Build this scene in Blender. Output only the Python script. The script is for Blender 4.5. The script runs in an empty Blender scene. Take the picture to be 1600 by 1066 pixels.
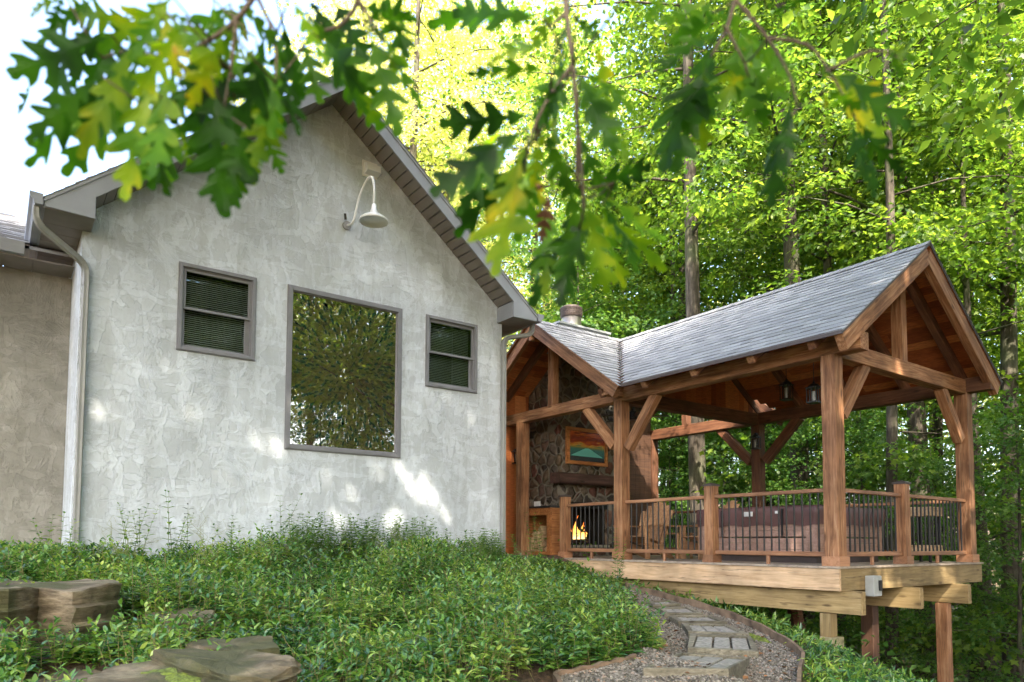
import bpy, math, random
import numpy as np
from mathutils import Vector, Matrix
R = math.radians
scene = bpy.context.scene
col = scene.collection

# ---------------------------------------------------------------- camera
yaw, pit, rol = R(36.04), R(3.342), R(0.248)
fw = Vector((math.sin(yaw)*math.cos(pit), math.cos(yaw)*math.cos(pit), math.sin(pit)))
r0 = Vector((math.cos(yaw), -math.sin(yaw), 0)); u0 = r0.cross(fw)
rr = r0*math.cos(rol)+u0*math.sin(rol); uu = u0*math.cos(rol)-r0*math.sin(rol)
cd = bpy.data.cameras.new('camera'); cam = bpy.data.objects.new('camera', cd); col.objects.link(cam)
M = Matrix((( rr.x, uu.x, -fw.x, 0), (rr.y, uu.y, -fw.y, 0), (rr.z, uu.z, -fw.z, 0), (0, 0, 0, 1)))
cam.matrix_world = M
cd.lens = 25.1325; cd.sensor_width = 36; cd.shift_y = 0.1555; cd.clip_start = .05; cd.clip_end = 600
cd.dof.use_dof = True; cd.dof.focus_distance = 9.0; cd.dof.aperture_fstop = 3.4; cd.dof.aperture_blades = 9
scene.camera = cam

# ---------------------------------------------------------------- light
SUN = Vector((-.34, -.56, .74)).normalized()
el = math.asin(SUN.z); az = math.atan2(SUN.x, SUN.y)
w = bpy.data.worlds.new("World"); scene.world = w; w.use_nodes = True
nt = w.node_tree; bg = nt.nodes['Background']
sky = nt.nodes.new('ShaderNodeTexSky'); sky.sky_type = 'NISHITA'; sky.sun_disc = False
sky.sun_elevation = el; sky.sun_rotation = az; sky.dust_density = 5.0; sky.air_density = 1.0; sky.ozone_density = .8
nt.links.new(sky.outputs[0], bg.inputs[0]); bg.inputs[1].default_value = 0.15
sl = bpy.data.lights.new('sun', 'SUN'); so = bpy.data.objects.new('sun', sl); col.objects.link(so)
sl.energy = 2.4; sl.angle = R(.6); sl.color = (1, .90, .74)
so.rotation_euler = (-SUN).to_track_quat('-Z', 'Y').to_euler()
vs = scene.view_settings; vs.view_transform = 'Standard'; vs.look = 'None'; vs.exposure = 2.95; vs.gamma = 1
scene.cycles.max_bounces = 8; scene.cycles.transparent_max_bounces = 12
scene.cycles.caustics_reflective = False; scene.cycles.caustics_refractive = False
scene.cycles.sample_clamp_indirect = 6

# ---------------------------------------------------------------- materials
def newmat(name):
    m = bpy.data.materials.new(name); m.use_nodes = True
    n = m.node_tree.nodes; return m, n, m.node_tree.links, n['Principled BSDF']
def nd(n, t, **k):
    x = n.new(t)
    for a, b in k.items(): setattr(x, a, b)
    return x
def ramp(n, stops, interp='LINEAR'):
    r = n.new('ShaderNodeValToRGB'); r.color_ramp.interpolation = interp; e = r.color_ramp.elements
    e[0].position, e[0].color = stops[0][0], (*stops[0][1], 1)
    e[1].position, e[1].color = stops[-1][0], (*stops[-1][1], 1)
    for p, c in stops[1:-1]:
        x = e.new(p); x.color = (*c, 1)
    return r
def wood(name, dark, mid, light, scale=1.0, rough=.7, knots=True, bump=.25, weather=None):
    m, n, l, b = newmat(name)
    tc = n.new('ShaderNodeTexCoord'); oi = n.new('ShaderNodeObjectInfo')
    ad = nd(n, 'ShaderNodeVectorMath', operation='MULTIPLY_ADD'); ad.inputs[1].default_value = (1, 1, 1)
    cm = n.new('ShaderNodeCombineXYZ'); mu = nd(n, 'ShaderNodeMath', operation='MULTIPLY'); mu.inputs[1].default_value = 37.0
    l.new(oi.outputs['Random'], mu.inputs[0]); l.new(mu.outputs[0], cm.inputs[0]); l.new(mu.outputs[0], cm.inputs[1]); l.new(mu.outputs[0], cm.inputs[2])
    l.new(tc.outputs['Object'], ad.inputs[0]); l.new(cm.outputs[0], ad.inputs[2])
    mp = n.new('ShaderNodeMapping'); mp.inputs['Scale'].default_value = (1.2*scale, 16*scale, 16*scale); l.new(ad.outputs[0], mp.inputs[0])
    n1 = n.new('ShaderNodeTexNoise'); n1.inputs['Scale'].default_value = 1.6; n1.inputs['Detail'].default_value = 7; n1.inputs['Roughness'].default_value = .65; n1.inputs['Distortion'].default_value = .6
    l.new(mp.outputs[0], n1.inputs[0])
    n2 = n.new('ShaderNodeTexNoise'); n2.inputs['Scale'].default_value = 2.2; n2.inputs['Detail'].default_value = 4; l.new(ad.outputs[0], n2.inputs[0])
    rp = ramp(n, [(.3, dark), (.5, mid), (.72, light)]); l.new(n1.outputs[0], rp.inputs[0])
    mx = nd(n, 'ShaderNodeMixRGB', blend_type='MULTIPLY'); mx.inputs[0].default_value = .8
    r2 = ramp(n, [(.3, (.55, .52, .5)), (.65, (1.15, 1.12, 1.1))]); l.new(n2.outputs[0], r2.inputs[0])
    l.new(rp.outputs[0], mx.inputs[1]); l.new(r2.outputs[0], mx.inputs[2])
    out = mx.outputs[0]
    if knots:
        v = n.new('ShaderNodeTexVoronoi'); v.inputs['Scale'].default_value = 1.0
        m2 = n.new('ShaderNodeMapping'); m2.inputs['Scale'].default_value = (1.6, 5, 5); l.new(ad.outputs[0], m2.inputs[0]); l.new(m2.outputs[0], v.inputs[0])
        r3 = ramp(n, [(.05, (.25, .2, .18)), (.13, (1, 1, 1))]); l.new(v.outputs['Distance'], r3.inputs[0])
        m3 = nd(n, 'ShaderNodeMixRGB', blend_type='MULTIPLY'); m3.inputs[0].default_value = .85
        l.new(out, m3.inputs[1]); l.new(r3.outputs[0], m3.inputs[2]); out = m3.outputs[0]
    mk = n.new('ShaderNodeMapping'); mk.inputs['Scale'].default_value = (.9, 22, 22); l.new(ad.outputs[0], mk.inputs[0]); nk = n.new('ShaderNodeTexNoise'); nk.inputs['Scale'].default_value = 1.3; nk.inputs['Detail'].default_value = 3; l.new(mk.outputs[0], nk.inputs[0])
    rk = ramp(n, [(.635, (1, 1, 1)), (.655, (.28, .25, .22)), (.69, (.9, .9, .9))]); l.new(nk.outputs[0], rk.inputs[0]); mk2 = nd(n, 'ShaderNodeMixRGB', blend_type='MULTIPLY'); mk2.inputs[0].default_value = .9 if knots else .4; l.new(out, mk2.inputs[1]); l.new(rk.outputs[0], mk2.inputs[2]); out = mk2.outputs[0]
    hv = n.new('ShaderNodeHueSaturation'); mr = n.new('ShaderNodeMapRange'); mr.inputs[3].default_value = .8; mr.inputs[4].default_value = 1.2
    l.new(oi.outputs['Random'], mr.inputs[0]); l.new(mr.outputs[0], hv.inputs['Value']); l.new(out, hv.inputs['Color'])
    l.new(hv.outputs[0], b.inputs['Base Color']); b.inputs['Roughness'].default_value = rough
    bp = n.new('ShaderNodeBump'); bp.inputs['Strength'].default_value = bump; bp.inputs['Distance'].default_value = .01
    l.new(n1.outputs[0], bp.inputs['Height']); l.new(bp.outputs[0], b.inputs['Normal'])
    return m
def flat(name, c, rough=.6, metal=0, var=.12, scale=8, bump=0.0, spec=.5):
    m, n, l, b = newmat(name)
    tc = n.new('ShaderNodeTexCoord'); n1 = n.new('ShaderNodeTexNoise'); n1.inputs['Scale'].default_value = scale; n1.inputs['Detail'].default_value = 6
    l.new(tc.outputs['Object'], n1.inputs[0])
    rp = ramp(n, [(.25, tuple(max(0, x*(1-var*1.6)) for x in c)), (.75, tuple(min(1, x*(1+var)) for x in c))])
    l.new(n1.outputs[0], rp.inputs[0]); l.new(rp.outputs[0], b.inputs['Base Color'])
    b.inputs['Roughness'].default_value = rough; b.inputs['Metallic'].default_value = metal; b.inputs['Specular IOR Level'].default_value = spec
    if bump:
        bp = n.new('ShaderNodeBump'); bp.inputs['Strength'].default_value = bump; bp.inputs['Distance'].default_value = .01
        l.new(n1.outputs[0], bp.inputs['Height']); l.new(bp.outputs[0], b.inputs['Normal'])
    return m
def leafmat(name, stops, trans=.5, rough=.45, tcol=None, spots=False, tint=(1.25, 1.2, .5), tsc=2.2, spec=.35, ns_=None):
    m, n, l, b = newmat(name)
    ge = n.new('ShaderNodeNewGeometry'); rp = ramp(n, stops)
    tc = n.new('ShaderNodeTexCoord'); ns = n.new('ShaderNodeTexNoise'); ns.inputs['Scale'].default_value = ns_ or (.45 if not spots else 14); ns.inputs['Detail'].default_value = 3
    l.new(tc.outputs['Object'], ns.inputs[0])
    ma = nd(n, 'ShaderNodeMath', operation='MULTIPLY_ADD'); ma.inputs[1].default_value = .55 if not spots else .62
    m0 = nd(n, 'ShaderNodeMath', operation='MULTIPLY_ADD'); m0.inputs[1].default_value = .9; m0.inputs[2].default_value = -.2
    l.new(ns.outputs[0], m0.inputs[0]); l.new(ge.outputs['Random Per Island'], ma.inputs[0]); l.new(m0.outputs[0], ma.inputs[2])
    l.new(ma.outputs[0], rp.inputs[0]); l.new(rp.outputs[0], b.inputs['Base Color'])
    b.inputs['Roughness'].default_value = rough; b.inputs['Specular IOR Level'].default_value = spec
    tr = n.new('ShaderNodeBsdfTranslucent'); mt = nd(n, 'ShaderNodeMixRGB', blend_type='MULTIPLY'); mt.inputs[0].default_value = 1
    mt.inputs[2].default_value = (*tint, 1); l.new(rp.outputs[0], mt.inputs[1])
    br = nd(n, 'ShaderNodeBrightContrast'); br.inputs['Bright'].default_value = 0.0; l.new(mt.outputs[0], br.inputs[0])
    mlt = nd(n, 'ShaderNodeVectorMath', operation='SCALE'); mlt.inputs['Scale'].default_value = tsc; l.new(br.outputs[0], mlt.inputs[0]); l.new(mlt.outputs[0], tr.inputs[0])
    mx = n.new('ShaderNodeMixShader'); mx.inputs[0].default_value = trans
    l.new(b.outputs[0], mx.inputs[1]); l.new(tr.outputs[0], mx.inputs[2]); l.new(mx.outputs[0], n['Material Output'].inputs[0])
    return m

MAT = {}
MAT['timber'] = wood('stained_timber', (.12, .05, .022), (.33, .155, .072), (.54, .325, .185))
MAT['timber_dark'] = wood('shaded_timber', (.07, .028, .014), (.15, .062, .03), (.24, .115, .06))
MAT['shade_board'] = wood('shade_darkened_boards', (.035, .016, .009), (.065, .03, .016), (.10, .05, .027))  # shade put into the colour of the right-hand boards and inner deck posts
MAT['board'] = wood('red_cedar_board', (.15, .035, .010), (.32, .085, .022), (.46, .15, .045), rough=.6)
MAT['cedar'] = wood('orange_cedar', (.28, .09, .025), (.48, .19, .06), (.62, .29, .11), rough=.6)
MAT['pine'] = wood('treated_pine', (.40, .25, .14), (.56, .39, .24), (.68, .51, .34), bump=.15)
MAT['pine_green'] = wood('weathered_treated_pine', (.20, .14, .06), (.34, .24, .11), (.46, .35, .18), bump=.15)
MAT['railwood'] = wood('composite_rail', (.26, .12, .06), (.36, .18, .095), (.44, .24, .14), knots=False, rough=.5, bump=.1)
MAT['grey_wood'] = wood('grey_old_timber', (.09, .085, .06), (.20, .185, .14), (.34, .32, .26))
MAT['chairwood'] = wood('chair_cedar', (.34, .16, .08), (.52, .29, .15), (.62, .40, .24), knots=False)
MAT['log_end'] = wood('split_wood', (.3, .2, .11), (.5, .35, .2), (.62, .46, .3), knots=False)
MAT['mantel'] = wood('dark_mantel_beam', (.05, .025, .02), (.10, .05, .04), (.16, .085, .07))
MAT['trim'] = flat('grey_aluminium_trim', (.27, .285, .32), .45, 0, .1, 3)
MAT['soffit'] = flat('vinyl_soffit', (.20, .175, .16), .6, 0, .1, 5)
MAT['downspout'] = flat('downspout_metal', (.27, .27, .26), .45, 0, .1, 4)
MAT['frame'] = flat('window_frame', (.20, .20, .22), .45, 0, .08, 6)
MAT['white'] = flat('white_enamel', (.74, .74, .74), .35, 0, .05, 6)
MAT['blackmetal'] = flat('black_metal', (.012, .012, .013), .4, 0, .2)
MAT['blind'] = flat('dark_blind', (.42, .46, .47), .6)
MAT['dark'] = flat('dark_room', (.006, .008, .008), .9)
MAT['steel'] = flat('flue_steel', (.55, .52, .5), .3, .9, .2, 3)
MAT['curb'] = flat('flashing_metal', (.32, .34, .35), .5, .3)
MAT['tub'] = wood('tub_cabinet_panel', (.34, .20, .155), (.48, .30, .24), (.58, .40, .33), knots=False, bump=.1)
MAT['cover'] = flat('brown_vinyl_cover', (.17, .085, .08), .45, 0, .25, 3, .3)
MAT['elec'] = flat('grey_enamel_box', (.45, .47, .47), .4)
MAT['label'] = flat('white_label', (.8, .8, .8), .5)
MAT['concrete'] = flat('mossy_concrete', (.36, .32, .18), .9, 0, .35, 9, .8)
MAT['paver'] = flat('grey_paver', (.33, .31, .28), .9, 0, .3, 22, .8)
MAT['edging'] = flat('rusty_edging', (.22, .15, .10), .8, 0, .5, 6, .4)
MAT['bark'] = None
def bark(name, a, b_, c):
    m, n, l, b = newmat(name)
    tc = n.new('ShaderNodeTexCoord'); mp = n.new('ShaderNodeMapping'); mp.inputs['Scale'].default_value = (9, 9, 1.6); l.new(tc.outputs['Object'], mp.inputs[0])
    n1 = n.new('ShaderNodeTexNoise'); n1.inputs['Scale'].default_value = 1.5; n1.inputs['Detail'].default_value = 8; n1.inputs['Roughness'].default_value = .7; l.new(mp.outputs[0], n1.inputs[0])
    n2 = n.new('ShaderNodeTexNoise'); n2.inputs['Scale'].default_value = .9; n2.inputs['Detail'].default_value = 3; l.new(tc.outputs['Object'], n2.inputs[0])
    rp = ramp(n, [(.32, a), (.5, b_), (.7, c)]); l.new(n1.outputs[0], rp.inputs[0])
    mx = nd(n, 'ShaderNodeMixRGB', blend_type='MIX'); mx.inputs[2].default_value = (.09, .12, .05, 1)
    r2 = ramp(n, [(.5, (0, 0, 0)), (.7, (.6, .6, .6))]); l.new(n2.outputs[0], r2.inputs[0]); l.new(r2.outputs[0], mx.inputs[0]); l.new(rp.outputs[0], mx.inputs[1])
    l.new(mx.outputs[0], b.inputs['Base Color']); b.inputs['Roughness'].default_value = .9
    bp = n.new('ShaderNodeBump'); bp.inputs['Strength'].default_value = .9; bp.inputs['Distance'].default_value = .03; l.new(n1.outputs[0], bp.inputs['Height']); l.new(bp.outputs[0], b.inputs['Normal'])
    return m
MAT['bark'] = bark('forest_bark', (.02, .016, .012), (.06, .048, .036), (.15, .125, .10))
MAT['twig'] = flat('oak_twig', (.07, .05, .03), .8)
MAT['leaf_sun'] = leafmat('maple_leaves', [(.1, (.022, .06, .010)), (.45, (.07, .145, .02)), (.8, (.16, .24, .035))], .52, tint=(1.2, 1.1, .6))
MAT['leaf_yel'] = leafmat('pale_yellow_green_leaves', [(.1, (.10, .16, .03)), (.45, (.25, .30, .08)), (.8, (.42, .42, .18))], .55, tint=(1.2, 1.1, .7))
MAT['leaf_dark'] = leafmat('understory_leaves', [(.1, (.022, .07, .016)), (.45, (.06, .145, .028)), (.8, (.13, .22, .045))], .42, tint=(1.15, 1.1, .6))
MAT['leaf_ground'] = leafmat('ground_cover_leaves', [(.12, (.014, .05, .016)), (.38, (.05, .145, .036)), (.62, (.14, .28, .05)), (.95, (.42, .50, .10))], .22, .27, spec=.8, ns_=1.4)
MAT['leaf_oak'] = leafmat('oak_leaves', [(.2, (.008, .028, .005)), (.42, (.022, .075, .007)), (.66, (.055, .14, .008)), (.86, (.15, .22, .010)), (.97, (.33, .30, .012)), (1, (.36, .2, .02))], .5, .4, spots=True, tint=(1.1, 1.1, .3), tsc=2.7, spec=.12)
MAT['leaf_dead'] = leafmat('dead_leaf', [(.1, (.03, .012, .006)), (.8, (.12, .05, .02))], .2, .7)
MAT['moss'] = flat('bright_moss', (.17, .22, .03), .95, 0, .5, 30, 1)

def stucco(name, c1, c2):
    m, n, l, b = newmat(name)
    tc = n.new('ShaderNodeTexCoord')
    # broad trowel sweeps: cells, each with its own stroke direction
    dn = n.new('ShaderNodeTexNoise'); dn.inputs['Scale'].default_value = 1.7; dn.inputs['Detail'].default_value = 3; l.new(tc.outputs['Object'], dn.inputs[0])
    off = nd(n, 'ShaderNodeVectorMath', operation='MULTIPLY_ADD'); off.inputs[1].default_value = (.5, .5, .5); l.new(dn.outputs['Color'], off.inputs[0]); l.new(tc.outputs['Object'], off.inputs[2])
    vo = n.new('ShaderNodeTexVoronoi'); vo.inputs['Scale'].default_value = 3.3; l.new(off.outputs[0], vo.inputs[0])
    vr = nd(n, 'ShaderNodeVectorRotate', rotation_type='Y_AXIS') if False else n.new('ShaderNodeVectorRotate'); vr.rotation_type = 'Y_AXIS'
    sep = n.new('ShaderNodeSeparateColor'); l.new(vo.outputs['Color'], sep.inputs[0])
    mm = nd(n, 'ShaderNodeMath', operation='MULTIPLY'); mm.inputs[1].default_value = 6.28; l.new(sep.outputs[0], mm.inputs[0])
    l.new(tc.outputs['Object'], vr.inputs['Vector']); l.new(mm.outputs[0], vr.inputs['Angle'])
    mp = n.new('ShaderNodeMapping'); mp.inputs['Scale'].default_value = (4, 4, 40); l.new(vr.outputs[0], mp.inputs[0])
    st = n.new('ShaderNodeTexNoise'); st.inputs['Scale'].default_value = 1.5; st.inputs['Detail'].default_value = 5; st.inputs['Roughness'].default_value = .6; st.inputs['Distortion'].default_value = .8; l.new(mp.outputs[0], st.inputs[0])
    # ridges where sweeps end
    v2 = n.new('ShaderNodeTexVoronoi'); v2.feature = 'DISTANCE_TO_EDGE'; v2.inputs['Scale'].default_value = 3.3; l.new(off.outputs[0], v2.inputs[0])
    r2 = ramp(n, [(0, (1, 1, 1)), (.02, (0, 0, 0))]); l.new(v2.outputs[0], r2.inputs[0])
    fn = n.new('ShaderNodeTexNoise'); fn.inputs['Scale'].default_value = 28; fn.inputs['Detail'].default_value = 5; l.new(tc.outputs['Object'], fn.inputs[0])
    pr = ramp(n, [(.42, (0, 0, 0)), (.6, (1, 1, 1))]); l.new(st.outputs[0], pr.inputs[0])
    pn = n.new('ShaderNodeTexNoise'); pn.inputs['Scale'].default_value = 1.6; pn.inputs['Detail'].default_value = 2; l.new(tc.outputs['Object'], pn.inputs[0])
    rpn = ramp(n, [(.5, (0, 0, 0)), (.62, (.5, .5, .5))]); l.new(pn.outputs[0], rpn.inputs[0])
    a = nd(n, 'ShaderNodeMath', operation='MULTIPLY'); l.new(pr.outputs[0], a.inputs[0]); l.new(rpn.outputs[0], a.inputs[1])
    # skip trowel islands: plateaus with sharp lips, two directions
    tot = a.outputs[0]
    for q, (ang, sc, th, wt) in enumerate(((.6, (5, 5, 2.2), .53, .5), (-.8, (2.0, 2, 6.5), .55, .45), (.2, (9, 9, 3.6), .56, .3))):
        mm2 = n.new('ShaderNodeMapping'); mm2.inputs['Rotation'].default_value = (0, ang, 0); mm2.inputs['Scale'].default_value = sc; mm2.inputs['Location'].default_value = (q*7, 0, q*3); l.new(tc.outputs['Object'], mm2.inputs[0])
        nn2 = n.new('ShaderNodeTexNoise'); nn2.inputs['Scale'].default_value = 1.0; nn2.inputs['Detail'].default_value = 6; nn2.inputs['Roughness'].default_value = .55; nn2.inputs['Distortion'].default_value = .5; l.new(mm2.outputs[0], nn2.inputs[0])
        rr2 = ramp(n, [(th-.012, (0, 0, 0)), (th, (1, 1, 1)), (th+.12, (.45, .45, .45))]); l.new(nn2.outputs[0], rr2.inputs[0])
        ad2 = nd(n, 'ShaderNodeMath', operation='MULTIPLY_ADD'); ad2.inputs[1].default_value = wt; l.new(rr2.outputs[0], ad2.inputs[0]); l.new(tot, ad2.inputs[2]); tot = ad2.outputs[0]
    c = nd(n, 'ShaderNodeMath', operation='MULTIPLY_ADD'); c.inputs[1].default_value = .5; l.new(fn.outputs[0], c.inputs[0]); l.new(tot, c.inputs[2])
    bp = n.new('ShaderNodeBump'); bp.inputs['Strength'].default_value = 1; bp.inputs['Distance'].default_value = .0095; l.new(c.outputs[0], bp.inputs['Height']); l.new(bp.outputs[0], b.inputs['Normal'])
    cn = n.new('ShaderNodeTexNoise'); cn.inputs['Scale'].default_value = 1.1; cn.inputs['Detail'].default_value = 8; cn.inputs['Roughness'].default_value = .62; l.new(off.outputs[0], cn.inputs[0])
    rc = ramp(n, [(.3, c2), (.52, tuple((x+y)/2 for x, y in zip(c1, c2))), (.68, c1)]); l.new(cn.outputs[0], rc.inputs[0])
    # colour follows the relief: darker where low, lighter where raised
    mg = nd(n, 'ShaderNodeMixRGB', blend_type='MULTIPLY'); l.new(rc.outputs[0], mg.inputs[1])
    rg = ramp(n, [(.2, (.86, .86, .85)), (1.0, (1.12, 1.12, 1.12))]); l.new(c.outputs[0], rg.inputs[0]); l.new(rg.outputs[0], mg.inputs[2]); mg.inputs[0].default_value = 1
    sm = n.new('ShaderNodeMapping'); sm.inputs['Scale'].default_value = (3.2, 3.2, .45); l.new(tc.outputs['Object'], sm.inputs[0]); sn = n.new('ShaderNodeTexNoise'); sn.inputs['Scale'].default_value = 1.2; sn.inputs['Detail'].default_value = 6; sn.inputs['Roughness'].default_value = .6; l.new(sm.outputs[0], sn.inputs[0])
    sr = ramp(n, [(.33, (.86, .855, .84)), (.5, (1, 1, 1))]); l.new(sn.outputs[0], sr.inputs[0]); sg = nd(n, 'ShaderNodeMixRGB', blend_type='MULTIPLY'); sg.inputs[0].default_value = 1; l.new(mg.outputs[0], sg.inputs[1]); l.new(sr.outputs[0], sg.inputs[2])
    l.new(sg.outputs[0], b.inputs['Base Color']); b.inputs['Roughness'].default_value = .85
    return m
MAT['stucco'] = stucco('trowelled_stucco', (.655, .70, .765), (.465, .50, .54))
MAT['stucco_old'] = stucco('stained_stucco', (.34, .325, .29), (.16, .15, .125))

def shingle_mat():
    m, n, l, b = newmat('asphalt_shingles')
    ge = n.new('ShaderNodeNewGeometry'); tc = n.new('ShaderNodeTexCoord')
    rp = ramp(n, [(0, (.21, .215, .235)), (.5, (.27, .275, .30)), (1, (.33, .335, .36))]); l.new(ge.outputs['Random Per Island'], rp.inputs[0])
    ns = n.new('ShaderNodeTexNoise'); ns.inputs['Scale'].default_value = 160; ns.inputs['Detail'].default_value = 2; l.new(tc.outputs['Object'], ns.inputs[0])
    mx = nd(n, 'ShaderNodeMixRGB', blend_type='MULTIPLY'); mx.inputs[0].default_value = 1; r2 = ramp(n, [(.3, (.6, .6, .6)), (.7, (1.3, 1.3, 1.3))]); l.new(ns.outputs[0], r2.inputs[0])
    l.new(rp.outputs[0], mx.inputs[1]); l.new(r2.outputs[0], mx.inputs[2]); l.new(mx.outputs[0], b.inputs['Base Color']); b.inputs['Roughness'].default_value = .85
    return m
MAT['shingle'] = shingle_mat()

def stone_mat():
    m, n, l, b = newmat('fieldstone_masonry')
    tc = n.new('ShaderNodeTexCoord'); dn = n.new('ShaderNodeTexNoise'); dn.inputs['Scale'].default_value = 5
    off = nd(n, 'ShaderNodeVectorMath', operation='MULTIPLY_ADD'); off.inputs[1].default_value = (.12, .12, .12); l.new(tc.outputs['Object'], dn.inputs[0]); l.new(dn.outputs['Color'], off.inputs[0]); l.new(tc.outputs['Object'], off.inputs[2])
    v = n.new('ShaderNodeTexVoronoi'); v.inputs['Scale'].default_value = 4.6; l.new(off.outputs[0], v.inputs[0])
    e = n.new('ShaderNodeTexVoronoi'); e.feature = 'DISTANCE_TO_EDGE'; e.inputs['Scale'].default_value = 4.6; l.new(off.outputs[0], e.inputs[0])
    s = n.new('ShaderNodeSeparateColor'); l.new(v.outputs['Color'], s.inputs[0])
    rp = ramp(n, [(0, (.035, .03, .028)), (.25, (.11, .075, .05)), (.5, (.19, .135, .09)), (.7, (.12, .10, .085)), (.85, (.15, .055, .04)), (1, (.23, .18, .13))]); l.new(s.outputs[0], rp.inputs[0])
    ns = n.new('ShaderNodeTexNoise'); ns.inputs['Scale'].default_value = 14; ns.inputs['Detail'].default_value = 6; l.new(tc.outputs['Object'], ns.inputs[0])
    r2 = ramp(n, [(.3, (.6, .6, .6)), (.7, (1.25, 1.25, 1.25))]); l.new(ns.outputs[0], r2.inputs[0]); mx = nd(n, 'ShaderNodeMixRGB', blend_type='MULTIPLY'); mx.inputs[0].default_value = 1; l.new(rp.outputs[0], mx.inputs[1]); l.new(r2.outputs[0], mx.inputs[2])
    re = ramp(n, [(.04, (0, 0, 0)), (.10, (1, 1, 1))]); l.new(e.outputs[0], re.inputs[0])
    m2 = nd(n, 'ShaderNodeMixRGB'); m2.inputs[1].default_value = (.21, .185, .15, 1); l.new(re.outputs[0], m2.inputs[0]); l.new(mx.outputs[0], m2.inputs[2])
    l.new(m2.outputs[0], b.inputs['Base Color']); b.inputs['Roughness'].default_value = .85
    rb = ramp(n, [(.02, (0, 0, 0)), (.2, (1, 1, 1))]); l.new(e.outputs[0], rb.inputs[0])
    ah = nd(n, 'ShaderNodeMath', operation='MULTIPLY_ADD'); ah.inputs[1].default_value = .3; l.new(ns.outputs[0], ah.inputs[0]); l.new(rb.outputs[0], ah.inputs[2])
    bp = n.new('ShaderNodeBump'); bp.inputs['Distance'].default_value = .04; l.new(ah.outputs[0], bp.inputs['Height']); l.new(bp.outputs[0], b.inputs['Normal'])
    return m
MAT['stone'] = stone_mat()
def rock_mat():
    m, n, l, b = newmat('sandstone_boulder')
    tc = n.new('ShaderNodeTexCoord'); mp = n.new('ShaderNodeMapping'); mp.inputs['Scale'].default_value = (1, 1, 5); l.new(tc.outputs['Object'], mp.inputs[0])
    n1 = n.new('ShaderNodeTexNoise'); n1.inputs['Scale'].default_value = 3; n1.inputs['Detail'].default_value = 9; n1.inputs['Roughness'].default_value = .65; l.new(mp.outputs[0], n1.inputs[0])
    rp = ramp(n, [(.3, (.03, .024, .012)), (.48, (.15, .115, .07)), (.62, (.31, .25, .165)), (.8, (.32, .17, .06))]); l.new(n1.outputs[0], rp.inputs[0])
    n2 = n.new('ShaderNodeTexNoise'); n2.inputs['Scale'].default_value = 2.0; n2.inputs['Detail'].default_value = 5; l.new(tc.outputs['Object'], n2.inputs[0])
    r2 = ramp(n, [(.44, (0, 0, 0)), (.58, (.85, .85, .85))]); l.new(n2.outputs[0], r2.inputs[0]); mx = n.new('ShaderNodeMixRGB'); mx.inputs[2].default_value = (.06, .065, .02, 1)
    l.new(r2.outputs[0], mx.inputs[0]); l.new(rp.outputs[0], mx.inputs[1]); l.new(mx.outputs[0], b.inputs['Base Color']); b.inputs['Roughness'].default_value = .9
    bp = n.new('ShaderNodeBump'); bp.inputs['Distance'].default_value = .04; l.new(n1.outputs[0], bp.inputs['Height']); l.new(bp.outputs[0], b.inputs['Normal'])
    return m
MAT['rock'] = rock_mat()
def ground_mat():
    m, n, l, b = newmat('forest_floor')
    tc = n.new('ShaderNodeTexCoord')
    n1 = n.new('ShaderNodeTexNoise'); n1.inputs['Scale'].default_value = 14; n1.inputs['Detail'].default_value = 9; n1.inputs['Roughness'].default_value = .75; l.new(tc.outputs['Object'], n1.inputs[0])
    rp = ramp(n, [(.3, (.03, .02, .012)), (.5, (.10, .06, .035)), (.68, (.22, .13, .07))]); l.new(n1.outputs[0], rp.inputs[0])
    n2 = n.new('ShaderNodeTexNoise'); n2.inputs['Scale'].default_value = .5; n2.inputs['Detail'].default_value = 5; l.new(tc.outputs['Object'], n2.inputs[0])
    r2 = ramp(n, [(.5, (0, 0, 0)), (.62, (.8, .8, .8))]); l.new(n2.outputs[0], r2.inputs[0]); mx = n.new('ShaderNodeMixRGB'); mx.inputs[2].default_value = (.06, .09, .02, 1)
    l.new(r2.outputs[0], mx.inputs[0]); l.new(rp.outputs[0], mx.inputs[1]); l.new(mx.outputs[0], b.inputs['Base Color']); b.inputs['Roughness'].default_value = .95
    bp = n.new('ShaderNodeBump'); bp.inputs['Distance'].default_value = .05; l.new(n1.outputs[0], bp.inputs['Height']); l.new(bp.outputs[0], b.inputs['Normal'])
    return m
MAT['ground'] = ground_mat()
MAT['gravel'] = flat('pea_gravel', (.23, .20, .165), .9, 0, .6, 60, 1)
def islandmat(name, stops, rough=.8):
    m, n, l, b = newmat(name); ge = n.new('ShaderNodeNewGeometry'); rp = ramp(n, stops)
    l.new(ge.outputs['Random Per Island'], rp.inputs[0]); l.new(rp.outputs[0], b.inputs['Base Color']); b.inputs['Roughness'].default_value = rough; return m
MAT['pebble'] = islandmat('pebbles', [(0, (.08, .07, .055)), (.5, (.2, .175, .145)), (.9, (.34, .31, .27)), (1, (.34, .2, .13))])
MAT['litter'] = islandmat('fallen_leaves', [(0, (.06, .03, .015)), (.5, (.2, .09, .035)), (1, (.4, .2, .08))])
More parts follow.
